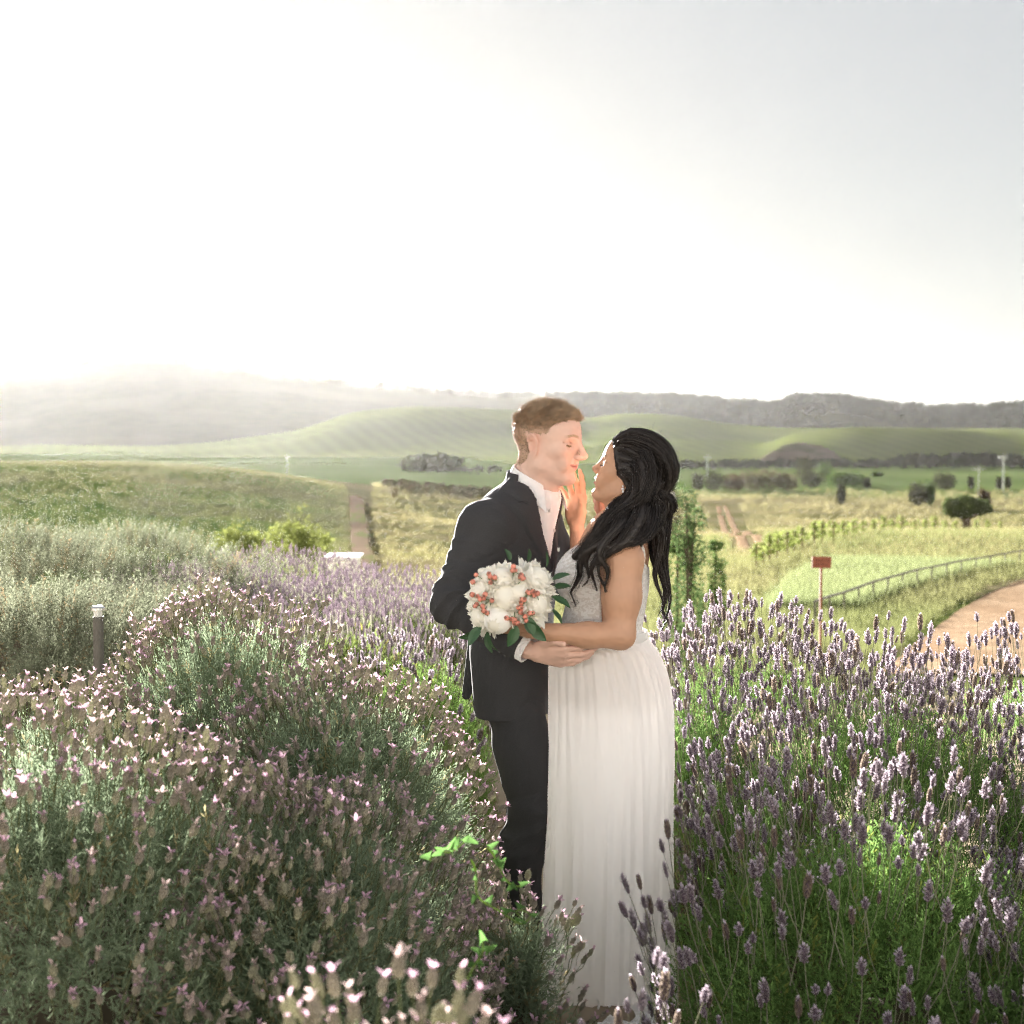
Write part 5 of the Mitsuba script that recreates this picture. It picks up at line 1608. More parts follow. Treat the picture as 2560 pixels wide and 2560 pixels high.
def trousers(p):
    d = None
    for hip, kn, an, s in ((hipR, knR, anR, 0), (hipL, knL, anL, 1)):
        l = cap(p, hip + V(.006, 0, 0), kn, 0.081, 0.066)
        l = su(l, cap(p, hip * .7 + kn * .3, hip * .4 + kn * .6, 0.084, 0.076), 0.03)
        mid = kn * 0.74 + an * 0.26 + V(-0.034, 0, 0)
        l = su(l, cap(p, kn, mid, 0.066, 0.058), 0.03)
        l = su(l, cap(p, mid, an, 0.058, 0.040), 0.03)
        L = np.linalg.norm(kn - hip)
        l = l - folds(p, hip, kn, lambda t: 0.10 + 0.9 * np.exp(-((t - L - .02) / 0.08) ** 2) + 0.9 * np.exp(-((t - L - 0.12) / 0.07) ** 2) + 0.5 * sstep(L + .2, L + .33, t), 0.013, 41 + s, 11)
        d = l if d is None else su(d, l, 0.03)
    hz = pel
    d = su(d, ell((p - hz) @ TR.T, V(0, 0, 0.02), (0.075, 0.135, 0.10)), 0.05)
    return d


_v, _fc = surface(trousers, V(-0.25, 4.1, -0.05), V(0.45, 4.85, 1.0), 0.0055)
put('trousers', man, (_v, _fc), 'mat_suit', smooth=True)
scene['mat_shoe'] = principled(rgb(.02, .018, .017), 0.3, specular=0.6)
for an, d0 in ((anR, 0), (anL, 0)):
    g = float(land(np.array([an[0]]), np.array([an[1]]))[0]) if 'land' in globals() else 0.0
    def shoe(p, an=an, g=g):
        q = (p - V(an[0], an[1], g)) @ TR.T
        d = su(ell(q, V(0.10, 0, 0.035), (0.13, 0.047, 0.042)), ell(q, V(-0.02, 0, 0.05), (0.055, 0.042, 0.06)), 0.03)
        return np.maximum(d, 0.004 - q[:, 2])
    _v, _fc = surface(shoe, V(an[0] - .25, an[1] - .25, g - .02), V(an[0] + .3, an[1] + .25, g + .14), 0.006)
    put('shoe', man, (_v, _fc), 'mat_shoe', smooth=True)
# jacket buttons at the near cuff
_ax = (WR - elR) / np.linalg.norm(WR - elR)
_dn = V(0, -0.25, -1) - (V(0, -0.25, -1) @ _ax) * _ax; _dn /= np.linalg.norm(_dn)
for i in range(4):
    c = cuffR - _ax * (0.030 + 0.019 * i) + _dn * 0.0505
    put('button', man, tube([c - _dn * 0.002, c + _dn * 0.0025], 0.0075, 10), 'mat_shoe')
# ---- the bride -----------------------------------------------------
TAN = (0.50, 0.285, 0.185)
bride = thing('person', 'woman with long wavy black hair in white lace and chiffon wedding dress', 'person')
_ya, _pi = math.radians(15), math.radians(20)
_f = V(-math.cos(_ya) * math.cos(_pi), math.sin(_ya) * math.cos(_pi), math.sin(_pi))
WRm = rot_axes(_f, V(0.05, 0, 1))
WHC = PX(1575, 1182, DW)
Wf, Wl = V(-1, 0.10, 0) / math.hypot(1, .1), V(-0.10, -1, 0) / math.hypot(1, .1)
TW = np.stack([Wf, Wl, V(0, 0, 1)])
_hf2 = head_sdf(True, 1.0, 0.80, 1)
wn1 = PX(1560, 1338, DW)
wsL, wsR = PX(1556, 1400, DW - 0.165), PX(1540, 1392, DW + 0.155)
weL, weR = PX(1552, 1588, DW - 0.20), PX(1462, 1455, DW + 0.20)
wwL, wwR = PX(1332, 1578, DW - 0.235), PX(1441, 1312, DW + 0.21)
wch = PX(1516, 1440, DW)
wwa = PX(1505, 1590, DW)


def bride_head(p):
    q = (p - WHC) @ WRm.T
    d = _hf2(q)
    nk = cap(p, WHC + V(-0.026, 0, -0.03) @ WRm, wn1, 0.047, 0.050)
    nk = su(nk, cap(p, WHC + V(0.015, 0, -0.085) @ WRm, wn1 + Wf * 0.03 - V(0, 0, .02), 0.026, 0.036), 0.03)
    nk = su(nk, cap(p, WHC + V(-0.02, 0.045, -0.05) @ WRm, wn1 + Wf * 0.05 - V(0, 0, .03), 0.012, 0.011), 0.015)
    return su(d, nk, 0.016)


def bride_torso(p, grow=0.0):
    q = (p - wch) @ TW.T
    d = ell(q, V(-0.012, 0, 0.0), V(0.105, 0.138, 0.19) + grow)
    for s in (-1, 1):
        d = su(d, ell(q, V(0.076, 0.066 * s, 0.002), V(0.062, 0.064, 0.072) + grow), 0.03)
    hz = (wwa - wch) @ TW.T
    d = su(d, ell(q, hz + V(0.010, 0, 0), V(0.106, 0.120, 0.13) + grow), 0.06)
    d = su(d, ell(q, hz + V(-0.01, 0, -0.14), V(0.125, 0.125, 0.14) + grow), 0.06)
    sl, sr, nk = (wsL - wch) @ TW.T, (wsR - wch) @ TW.T, (wn1 - wch) @ TW.T
    d = su(d, cap(q, sl, nk + V(0.0, 0.03, -0.03), 0.055 + grow, 0.045 + grow), 0.04)
    d = su(d, cap(q, sr, nk + V(0.0, -0.03, -0.03), 0.055 + grow, 0.045 + grow), 0.04)
    # collarbones and the hollow of the back
    d = su(d, cap(q, sl + V(0.035, -0.02, 0.03), nk + V(0.055, 0.012, -0.035), 0.010, 0.010), 0.018)
    return d, q


def bride_body(p):
    d, q = bride_torso(p)
    d = su(d, cap(p, wn1 + V(0, 0, .03), wn1 - V(0, 0, 0.04), 0.050, 0.06), 0.05)
    a = cap(p, wsL, wsL * .5 + weL * .5, 0.060, 0.050)
    a = su(a, cap(p, wsL * .5 + weL * .5, weL, 0.050, 0.037), 0.03)
    a = su(a, cap(p, weL, weL * .62 + wwL * .38 - V(0, 0, .004), 0.037, 0.034), 0.022)
    a = su(a, cap(p, weL * .62 + wwL * .38 - V(0, 0, .004), wwL, 0.034, 0.0215), 0.02)
    d = su(d, a, 0.016)
    b = cap(p, wsR, weR, 0.054, 0.040)
    b = su(b, cap(p, weR, weR * .6 + wwR * .4, 0.040, 0.034), 0.022)
    b = su(b, cap(p, weR * .6 + wwR * .4, wwR, 0.034, 0.0215), 0.02)
    return su(d, b, 0.02)


bride_parts = []
_v, _fc = surface(bride_head, WHC - V(.15, .15, .22), WHC + V(.15, .15, .15), 0.0025)
_whv, _whf = _v, _fc
_whq = (_v - WHC) @ WRm.T
_col = head_paint(_whq, True, TAN, (0.50, 0.17, 0.16), (0.03, 0.02, 0.018), (0.02, 0.016, 0.014), 0.5, 1)
bride_parts.append((_v, _fc, _col))
_v, _fc = surface(bride_body, V(0.05, 3.9, 0.85), V(0.50, 4.75, 1.50), 0.0045)
bride_parts.append((_v, _fc, paint_skin(_v, TAN, 11)))
# right hand on his jaw, left hand round the stems of the bouquet
_v, _fc = surface(lambda p: hand_sdf(p, wwR, V(-0.02, 0.30, 1.0), V(0.55, 0.83, 0.05),
                  [(6, 10, 14, 10), (2, 16, 20, 14), (-2, 22, 24, 18), (-6, 26, 28, 20)],
                  [(0.036, 0.030, -0.012), (0.062, 0.038, -0.024), (0.086, 0.036, -0.032)], 0.92, True), wwR - V(.12, .12, .05), wwR + V(.10, .12, .20), 0.0026)
bride_parts.append((_v, _fc, paint_skin(_v, np.array(TAN), 12)))
_v, _fc = surface(lambda p: hand_sdf(p, wwL, V(-1.0, 0.0, 0.10), V(0.0, -0.35, -0.94),
                  [(3, 60, 70, 40), (0, 62, 74, 40), (-3, 64, 74, 40), (-6, 66, 74, 40)],
                  [(0.034, 0.034, -0.016), (0.060, 0.036, -0.036), (0.080, 0.022, -0.050)], 0.90, False), wwL - V(.19, .11, .11), wwL + V(.06, .11, .12), 0.0028)
bride_parts.append((_v, _fc, paint_skin(_v, TAN, 13)))
_vv, _ff = join([(a, b) for a, b, c in bride_parts])
scene[bride] = mikit.ply((_vv, _ff), 'mat_skin_tan', smooth=True, color=np.vstack([c for a, b, c in bride_parts]))


def lace_color(p, n, uv):
    a = tfbm(p.x * 150 + 3 * tfbm(p.x * 60, p.y * 60, p.z * 60, 2), p.y * 150, p.z * 150, 2)
    k = smoothstep(0.44, 0.54, a)
    return mix((0.77, 0.73, 0.70), (0.90, 0.89, 0.88), k)


def lace_bump(p, n, uv):
    a = tfbm(p.x * 150 + 3 * tfbm(p.x * 60, p.y * 60, p.z * 60, 2), p.y * 150, p.z * 150, 2)
    return smoothstep(0.42, 0.54, a) + 0.4 * tnoise(p.x * 500, p.y * 500, p.z * 500)


scene['mat_lace'] = {'type': 'twosided', 'bsdf': {'type': 'bumpmap', 'tex': mikit.proc(lace_bump, 0.0006), 'scale': 0.0022, 'bsdf': {'type': 'diffuse', 'reflectance': mikit.proc(lace_color)}}}
scene['mat_chiffon'] = {'type': 'principledthin', 'base_color': rgb(.90, .89, .88), 'roughness': 0.8, 'diff_trans': 0.55, 'eta': 1.2, 'spec_trans': 0.0}


def bodice(p):
    d, q = bride_torso(p, 0.007)
    x, b, z = q[:, 0], q[:, 1], q[:, 2]
    # the neckline: a deep curve in front, low in the back
    top = np.where(x > 0, 0.055 + 0.55 * np.abs(b) + 0.10 * (x - .1), 0.02 + 0.35 * np.abs(b))
    d = np.maximum(d, (z - top) * 0.85)
    # open sides: front panel and back panel
    side = np.minimum(-(x - 0.012 - 0.04 * z), -(-0.050 - x))
    d = np.maximum(d, np.where(z > -0.125, side, -1.0))
    d = np.maximum(d, np.where((z > -0.01) & (x < 0.0), np.abs(b) - 0.105, -1.0))
    return np.maximum(d, -(z + 0.20))


_v, _fc = surface(bodice, V(0.03, 3.95, 0.95), V(0.52, 4.7, 1.5), 0.0044)
put('bodice', bride, (_v, _fc), 'mat_lace', smooth=True)
_n = vnormals(_v, _fc)


def snap(pts, grow):
    """lays points on the torso"""
    p = np.array(pts, float)
    for _ in range(12):
        d, _q = bride_torso(p, grow)
        e = 1e-3
        g = np.stack([bride_torso(p + e * np.eye(3)[k], grow)[0] - d for k in range(3)], 1) / e
        p = p - 0.8 * d[:, None] * g
    return p


def strap(pts, w, name):
    c = catmull(pts, 26)
    c = snap(c, 0.004)
    d = bride_torso(c)[0]
    e = 1e-3
    g = np.stack([bride_torso(c + e * np.eye(3)[k])[0] - d for k in range(3)], 1) / e
    t = np.gradient(c, axis=0); t /= np.linalg.norm(t, axis=1, keepdims=True)
    s = np.cross(g, t); s /= np.linalg.norm(s, axis=1, keepdims=True)
    rows = [c - s * w, c - s * w + g * .004, c + g * 0.006, c + s * w + g * .004, c + s * w]
    put(name, bride, (np.stack(rows, 1).reshape(-1, 3), grid_faces(26, 5)), 'mat_lace', smooth=True)


for sd, dd in ((-1, -0.115), (1, 0.115)):
    strap([PX(1500, 1395, DW + dd * 0.9), PX(1545, 1352, DW + dd), PX(1590, 1352, DW + dd), PX(1614, 1400, DW + dd * 0.95), PX(1626, 1455, DW + dd * 0.75)], 0.011, 'strap')


# ---- the skirt: gathered chiffon
SK_V = np.array([1572, 1600, 1640, 1722, 1811, 1900, 1980, 2125, 2260, 2370, 2486.0])
SK_L = np.array([1388, 1382, 1374, 1370, 1369, 1367, 1365, 1361, 1356, 1350, 1342.0])
SK_R = np.array([1613, 1626, 1656, 1684, 1694, 1696, 1693, 1691, 1690, 1690, 1690.0])
SK_B = np.array([0.132, 0.138, 0.150, 0.172, 0.185, 0.195, 0.20, 0.215, 0.23, 0.24, 0.25])


def skirt_mesh(shrink=0.0, layer=0):
    nz, na = 90, 500
    vv = np.linspace(1574, 2484, nz)
    th = np.arange(na) / na * 2 * np.pi
    xl = (PchipInterpolator(SK_V, SK_L)(vv) - CU) / FOC * DW
    xr = (PchipInterpolator(SK_V, SK_R)(vv) - CU) / FOC * DW
    b = PchipInterpolator(SK_V, SK_B)(vv)
    zz = EYE + ray(1280, vv)[1] * DW
    zz = zz - zz[-1] + 0.012 if True else zz
    zz = np.linspace(EYE + ray(1280, vv[0])[1] * DW, 0.012, nz)
    s = np.linspace(0, 1, nz)
    S, TH = np.meshgrid(s, th, indexing='ij')
    c, sn = np.cos(TH), np.sin(TH)
    # pleats: narrow gathers at the waist that join into broader folds below
    fine = meshkit.noise(np.stack([c * 16, sn * 16, S * 1.2 + 4], -1), 3 + layer) - 0.5
    mid = meshkit.noise(np.stack([c * 6, sn * 6, S * 1.3], -1), 8 + layer)
    mid = 1 - np.abs(2 * mid - 1) - 0.5
    broad = meshkit.noise(np.stack([c * 3.0, sn * 3.0, S * 0.7 + 9], -1), 5 + layer) - 0.5
    r = fine * (0.009 + 0.003 * S) * (1 - 0.8 * S) + mid * (0.004 + 0.013 * S ** 0.9) + broad * 0.060 * S ** 0.8
    r = r + 0.0012 * (meshkit.noise(np.stack([c * 40, sn * 40, S * 60], -1), 4) - 0.5)
    hem = (0.02 * np.sin(3 * TH + 1) + 0.015 * (meshkit.noise(np.stack([c * 4, sn * 4, c * 0], -1), 7) - 0.5)) * S ** 8
    ax = ((xr - xl) / 2)[:, None] - shrink + r
    bb = b[:, None] - shrink + r
    x = ((xl + xr) / 2)[:, None] + ax * c
    y = DW + 0.02 + bb * sn
    z = np.maximum(zz[:, None] + hem, 0.006)
    v = np.stack([x, y, z], -1).reshape(-1, 3)
    return v, grid_faces(nz, na, True)


put('skirt', bride, skirt_mesh(), 'mat_chiffon', smooth=True)
# the waistband and the end of the train that lies on the path
_t = np.linspace(0, 2 * np.pi, 73)[:-1]
_c0 = np.stack([(PX(1388, 1590, DW)[0] + PX(1618, 1590, DW)[0]) / 2 + (0.134) * np.cos(_t), DW + 0.015 + 0.141 * np.sin(_t), 0 * _t + PX(0, 1588, DW)[2]], 1)
_band = np.stack([_c0 + V(0, 0, -0.014), _c0 * V(1, 1, 1) + V(0, 0, 0.014)], 0)
_mid = _c0 + (_c0 - _c0.mean(0)) * 0.03
put('waistband', bride, (np.stack([_band[0], _mid, _band[1]]).reshape(-1, 3), grid_faces(3, 72, True)), 'mat_chiffon', smooth=True)


def train_mesh():
    n, m = 40, 26
    s, t = np.meshgrid(np.linspace(0, 1, n), np.linspace(-1, 1, m), indexing='ij')
    x = 0.315 + 0.02 * s + t * (0.075 + 0.05 * s - 0.05 * s ** 4)
    y = 4.12 - 0.30 * s - 0.03 * t ** 2
    z = land(x, y) + 0.012 + 0.045 * (1 - s) ** 2 + 0.030 * np.clip(meshkit.noise(np.stack([t * 5, s * 1.2, s * 0], -1), 3), 0, 1) * (1 - 0.5 * s)
    return np.stack([x, y, z], -1).reshape(-1, 3), grid_faces(n, m)


if 'land' in globals():
    put('train', bride, train_mesh(), 'mat_lace', smooth=True)

# ---- hair
def hair_tone(p, n, uv):
    a = tfbm(p.x * 60, p.y * 60, p.z * 25, 2)
    return mix((0.012, 0.010, 0.010), (0.030, 0.023, 0.020), a)


scene['mat_black_hair'] = principled(mikit.proc(hair_tone), 0.5, specular=0.4)
hl = lambda x, y, z: WHC + V(x, y, z) @ WRm


def wob(p, seed, amp, fx):
    return amp * (meshkit.fbm(p * fx, 3, seed) - 0.5)


locks = []      # guide curves: points, start radius, end radius, waves


def L(pts, r0, r1, wav=0.0, nw=2.0):
    c = catmull(pts, 40)
    locks.append((c, np.linspace(r0, r1, 40) * np.sin(np.linspace(0.35, 1, 40) * np.pi * 0.97).clip(0.25, 1), wav, nw))


for dd in (-0.10, -0.06, -0.03, 0.03):
    L([hl(-.02, -dd * .6, .06) , PX(1610, 1190, DW + dd * 1.2), PX(1588, 1248, DW + dd * 1.4), PX(1540, 1290, DW - .10 + dd * .6), PX(1500, 1326, DW - .13 + dd * .5), PX(1466, 1360, DW - .13 + dd * .4), PX(1438, 1392, DW - .13)], 0.045, 0.018, 0.006)
L([PX(1590, 1270, DW - .13), PX(1545, 1325, DW - .19), PX(1490, 1362, DW - .20), PX(1452, 1392, DW - .19), PX(1449, 1440, DW - .18), PX(1428, 1478, DW - .17), PX(1440, 1515, DW - .165)], 0.026, 0.006)
L([PX(1600, 1280, DW - .13), PX(1560, 1335, DW - .20), PX(1510, 1385, DW - .215), PX(1478, 1420, DW - .21), PX(1486, 1455, DW - .20), PX(1492, 1476, DW - .20)], 0.030, 0.007)
L([PX(1610, 1270, DW - .14), PX(1585, 1325, DW - .22), PX(1545, 1370, DW - .235), PX(1505, 1398, DW - .225), PX(1497, 1435, DW - .22), PX(1510, 1462, DW - .21)], 0.030, 0.008)
L([PX(1625, 1255, DW - .08), PX(1622, 1310, DW - .17), PX(1590, 1350, DW - .22), PX(1540, 1362, DW - .235), PX(1500, 1372, DW - .22)], 0.036, 0.014)
L([PX(1650, 1250, DW - .04), PX(1646, 1330, DW - .06), PX(1652, 1420, DW - .05), PX(1664, 1490, DW - .05), PX(1656, 1530, DW - .05), PX(1672, 1556, DW - .05), PX(1652, 1575, DW - .05)], 0.024, 0.006)
L([PX(1655, 1240, DW + .02), PX(1662, 1320, DW + .03), PX(1660, 1420, DW + .03), PX(1674, 1500, DW + .02), PX(1660, 1555, DW + .02)], 0.022, 0.007)
L([PX(1640, 1235, DW - .05), PX(1640, 1300, DW - .03), PX(1630, 1370, DW - .02), PX(1640, 1430, DW)], 0.035, 0.012)
L([PX(1630, 1240, DW - .10), PX(1640, 1300, DW - .12), PX(1615, 1345, DW - .15), PX(1600, 1368, DW - .16)], 0.034, 0.012)
L([PX(1570, 1255, DW - .11), PX(1530, 1288, DW - .16), PX(1500, 1318, DW - .18), PX(1482, 1350, DW - .18), PX(1470, 1385, DW - .17)], 0.030, 0.012)
L([PX(1590, 1250, DW - .10), PX(1560, 1300, DW - .18), PX(1530, 1335, DW - .215), PX(1505, 1365, DW - .22), PX(1490, 1400, DW - .21)], 0.034, 0.012)
L([PX(1560, 1300, DW - .19), PX(1520, 1345, DW - .225), PX(1500, 1392, DW - .23), PX(1520, 1430, DW - .225), PX(1512, 1462, DW - .22), PX(1524, 1490, DW - .215)], 0.016, 0.005)
L([PX(1540, 1320, DW - .19), PX(1490, 1365, DW - .20), PX(1466, 1405, DW - .19), PX(1472, 1440, DW - .185), PX(1456, 1466, DW - .18)], 0.014, 0.005)
L([PX(1640, 1300, DW - .08), PX(1650, 1380, DW - .07), PX(1640, 1450, DW - .07), PX(1656, 1500, DW - .07), PX(1646, 1540, DW - .07)], 0.013, 0.004)
# the crown: swept back from the hairline into the half-up knot
for yy in np.linspace(-0.055, 0.060, 9):
    L([hl(0.068 - 6 * yy ** 2, yy, 0.070 - 4 * yy ** 2), hl(0.035, yy * 1.18, 0.104 - 6 * yy ** 2), hl(-0.035, yy * 1.30, 0.114 - 6 * yy ** 2), hl(-0.100, yy * 1.15, 0.072 - 3 * yy ** 2), hl(-0.118, yy * .8, 0.015), hl(-0.105, yy * .6, -0.045)], 0.014, 0.022)
for zz, y0 in ((0.052, 0.064), (0.030, 0.070), (0.008, 0.073), (-0.012, 0.072)):
    L([hl(0.050 - (0.06 - zz) * .55, y0 - .004, zz + .006), hl(0.005, 0.083, zz + 0.012), hl(-0.045, 0.086, zz + .004), hl(-0.090, 0.064, zz - .018), hl(-0.118, 0.035, zz - .045)], 0.015, 0.022)
L([hl(0.046, 0.060, 0.060), hl(0.028, 0.074, 0.020), hl(-0.002, 0.079, -0.012), hl(-0.035, 0.078, -0.040), hl(-.070, 0.062, -0.070)], 0.011, 0.02)
# the knot at the back
for k in range(5):
    a = k * 1.256
    L([hl(-0.105 + .018 * math.cos(a), 0.02 + 0.030 * math.sin(a), -0.030), hl(-0.125 + .02 * math.cos(a + 1), 0.02 + 0.032 * math.sin(a + 1), -0.055), hl(-0.105 + .02 * math.cos(a + 2), 0.02 + .034 * math.sin(a + 2), -0.085), hl(-0.085, 0.02, -0.11)], 0.022, 0.02)


def hair_bulk(p):
    q = (p - WHC) @ WRm.T
    d = ell(q, V(-0.022, 0, 0.036), (0.0985, 0.0795, 0.086))
    line = q[:, 0] * 0.9 - 0.050 - 0.55 * np.clip(q[:, 2] - 0.01, -.1, .2)     # in front of this lies the face
    d = np.maximum(d, line * 0.8)
    d = np.maximum(d, -(q[:, 2] + 0.035 + 0.6 * np.clip(-q[:, 0] - .02, 0, .05)))
    for c, r, w, nw in locks:
        m = (np.abs(p - c.mean(0)).max(1) < np.abs(c - c.mean(0)).max() + 0.09)
        if m.any():
            pm = p[m]
            from scipy.spatial import cKDTree
            dist, i = cKDTree(c).query(pm)
            d[m] = su(d[m], (dist - r[i] * 0.55), 0.012)
    return d - 0.004 * (1 - np.abs(2 * meshkit.fbm(q * V(38, 60, 60), 2, 3) - 1)) + 0.001


_hbv, _hbf = surface(hair_bulk, V(0.14, 4.0, 1.05), V(0.50, 4.52, 1.70), 0.0034)
hair_key = put('hair', bride, (_hbv, _hbf), 'mat_black_hair', smooth=True)


def long_strands():
    r = np.random.default_rng(9)
    P, Wd = [], []
    for c, rad, wav, nw in locks:
        k = len(c)
        L_ = np.linalg.norm(np.diff(c, axis=0), axis=1).sum()
        n = int(60 + 1800 * rad.mean() * L_ / 0.02 * 0.9)
        t = np.gradient(c, axis=0); t /= np.linalg.norm(t, axis=1, keepdims=True)
        a = np.cross(t, V(0.2, 1, 0.1)); a /= np.linalg.norm(a, axis=1, keepdims=True)
        b = np.cross(t, a)
        sel = np.linspace(0, k - 1, 13).astype(int)
        n = int(n * 1.3)
        m = max(5, n // 45)                                  # the strands gather in waving tresses
        who = r.integers(0, m, n)
        cp, cr = r.uniform(0, 2 * np.pi, m), np.sqrt(r.uniform(0.2, 1.15, m))
        ctw, cf, cph, ca = r.normal(0, 0.9, m), r.uniform(1.2, 2.8, m), r.uniform(0, 6.28, m), r.uniform(0.15, 0.45, m)
        s = np.linspace(0, 1, 13)
        wave = ca[who][:, None] * np.sin(2 * np.pi * cf[who][:, None] * s[None] + cph[who][:, None])
        ang = cp[who][:, None] + r.normal(0, 0.22, n)[:, None] + (ctw[who] + r.normal(0, .2, n))[:, None] * s[None] + 0.9 * wave
        R = (cr[who] + r.normal(0, 0.10, n))[:, None] * rad[sel][None] * (1 + 0.35 * wave)
        fly = (r.random(n) < 0.10)[:, None] * r.uniform(0, 0.016, n)[:, None] * s[None] ** 1.5
        pts = c[sel][None] + (np.abs(R) + fly)[..., None] * (np.cos(ang)[..., None] * a[sel][None] + np.sin(ang)[..., None] * b[sel][None])
        end = r.uniform(0.75, 1.0, n)
        P.append(pts); Wd.append(np.full(n, 0.0010))
    # loose fine hairs round the head that catch the sun
    n = 700
    u = r.normal(0, 1, (n, 3)); u[:, 2] = np.abs(u[:, 2]); u /= np.linalg.norm(u, axis=1, keepdims=True)
    u[:, 0] = -np.abs(u[:, 0]) * 0.8 + 0.25
    base = np.array([-.022, 0, .036]) + u * V(0.102, 0.084, 0.092)
    dirs = u * r.uniform(.2, .9, (n, 1)) + V(-0.7, 0, 0.0) + r.normal(0, .35, (n, 3))
    ln = r.uniform(0.015, 0.045, n)
    s = np.linspace(0, 1, 13)
    cur = base[:, None] + dirs[:, None] * (ln[:, None] * s[None])[..., None] + (r.normal(0, 0.012, (n, 1, 3)) * (s[None] ** 2)[..., None]) - (V(0, 0, 1) * (ln[:, None] * .5 * s[None] ** 2)[..., None])
    P.append(cur @ WRm + WHC); Wd.append(np.full(n, 0.0006))
    # wisps blown out behind her neck
    n = 420
    b0 = np.stack([PX(1660 + r.uniform(-15, 12), 1215 + r.uniform(0, 90), DW + r.uniform(-.08, .06)) for _ in range(n)])
    e0 = b0 + np.stack([r.uniform(0.01, 0.085, n), r.normal(0, .02, n), r.uniform(-0.10, 0.04, n)], 1)
    mid = (b0 + e0) / 2 + r.normal(0, 0.012, (n, 3))
    s = s[None, :, None]
    P.append(b0[:, None] * (1 - s) ** 2 + 2 * mid[:, None] * s * (1 - s) + e0[:, None] * s ** 2 + 0.004 * np.sin(s * 9 + r.uniform(0, 6, (n, 1, 1)))); Wd.append(np.full(n, 0.0007))
    P, Wd = np.concatenate(P), np.concatenate(Wd)
    return ribbons(P, Wd, r.normal(0, 1, (len(P), 1, 3)).repeat(13, 1))


_sv, _sf = long_strands()
put('hair__strand', bride, (_sv, _sf), 'mat_black_hair', kind='stuff')

# lashes, earring and the white flower in her hair
def lash_mesh():
    r = np.random.default_rng(2)
    ms = []
    for sgn in (1, -1):
        for k in range(26):
            y = 0.0205 + 0.0245 * k / 25
            b0 = V(0.0665 + math.sqrt(max(0.0176 ** 2 - (y - .0325) ** 2, 1e-6)) - .001, y * sgn, -0.0035 + 0.1 * (abs(y - .0325) - .01)) * 0.93
            tip = b0 + V(0.0075, 0.0015 * sgn * (y - .03) / .012, -0.0035 + r.normal(0, .0008))
            mid = (b0 + tip) / 2 + V(0, 0, -0.0016)
            ms.append(tube([hl(*b0), hl(*mid), hl(*tip)], [0.0007, 0.0006, 0.0003], 3, False))
    return join(ms)


put('eyelash', bride, lash_mesh(), 'mat_black_hair')
scene['mat_crystal'] = principled(rgb(.85, .85, .9), 0.12, specular=0.9, clearcoat=1.0)
_e = hl(-0.008, 0.074, -0.036)
_ms = [ell_mesh for ell_mesh in []]
for k, (dz, rr) in enumerate(((0, .0028), (-0.0085, .0046), (-0.0165, .0036))):
    s_ = trimesh.creation.icosphere(1, rr); s_.apply_translation(_e + V(-0.002, -0.004, dz)); _ms.append(s_)
put('earring', bride, join(_ms), 'mat_crystal')


def petal_cup(n, m, w, l, curl, ruff, seed):
    """one petal growing along +z from the origin, hollow side towards +x"""
    s, t = np.meshgrid(np.linspace(0, 1, n), np.linspace(-1, 1, m), indexing='ij')
    wd = w * np.sin(np.clip(s * 0.86 + 0.10, 0, 1) * np.pi) ** 0.7 * (1 - 0.12 * s ** 6)
    y = t * wd
    x = curl * l * (s ** 2) * 0.9 - 0.35 * w * (1 - t ** 2) * np.sin(s * np.pi * .8)
    z = l * s * (1 - 0.10 * t ** 2 * s)
    nz = meshkit.noise(np.stack([t * 3 + seed, s * 2, s * 0 + seed], -1), seed) - 0.5
    x = x + ruff * nz * s ** 2
    z = z + ruff * 1.6 * (meshkit.noise(np.stack([t * 6 + seed * 3, s * 0, s * 0], -1), seed + 5) - 0.5) * s ** 6
    return np.stack([x, y, z], -1).reshape(-1, 3), grid_faces(n, m)


_fl = PX(1676, 1243, DW - 0.02)
_ms = []
for k in range(2):
    for j in range(5):
        v, f = petal_cup(5, 5, 0.008, 0.015, 0.5, 0.002, j + 7 * k)
        a = j * 1.2566 + k
        R = np.array(trimesh.transformations.rotation_matrix(a, [0, 0, 1]))[:3, :3] @ np.array(trimesh.transformations.rotation_matrix(math.radians(-62), [0, 1, 0]))[:3, :3]
        v = v @ R.T
        ax = rot_axes(V(0.5, -0.8, 0.2), V(0, 0, 1))
        v = v[:, [2, 0, 1]] @ ax + _fl + V(0.004 * k, -0.004 * k, 0.006 - 0.014 * k)
        _ms.append((v, f))
scene['mat_petal'] = principled(rgb(.84, .83, .79), 0.7, specular=0.25, sheen=0.2)
put('hair_flower', bride, join(_ms), 'mat_petal', smooth=True)
# ------------------------------------------------------------------ the bouquet
def rot_to(z_axis, spin):
    z = np.asarray(z_axis, float); z = z / np.linalg.norm(z)
    x = np.cross(V(0.3, 0.2, 1), z); x /= np.linalg.norm(x)
    y = np.cross(z, x)
    c, s = math.cos(spin), math.sin(spin)
    return np.stack([c * x + s * y, -s * x + c * y, z])      # rows


bq = thing('bouquet', 'round wedding bouquet of white peonies, coral berries and dark green leaves, held in her hand', 'bouquet')
BC = PX(1277, 1500, 4.06)
BAX = V(-0.10, -0.93, 0.34); BAX /= np.linalg.norm(BAX)
scene['mat_peony'] = principled(VCOL, 0.7, specular=0.2, sheen=0.3)
scene['mat_berry'] = principled(VCOL, 0.32, specular=0.5)
scene['mat_leaf_dark'] = principled(VCOL, 0.45, specular=0.45)


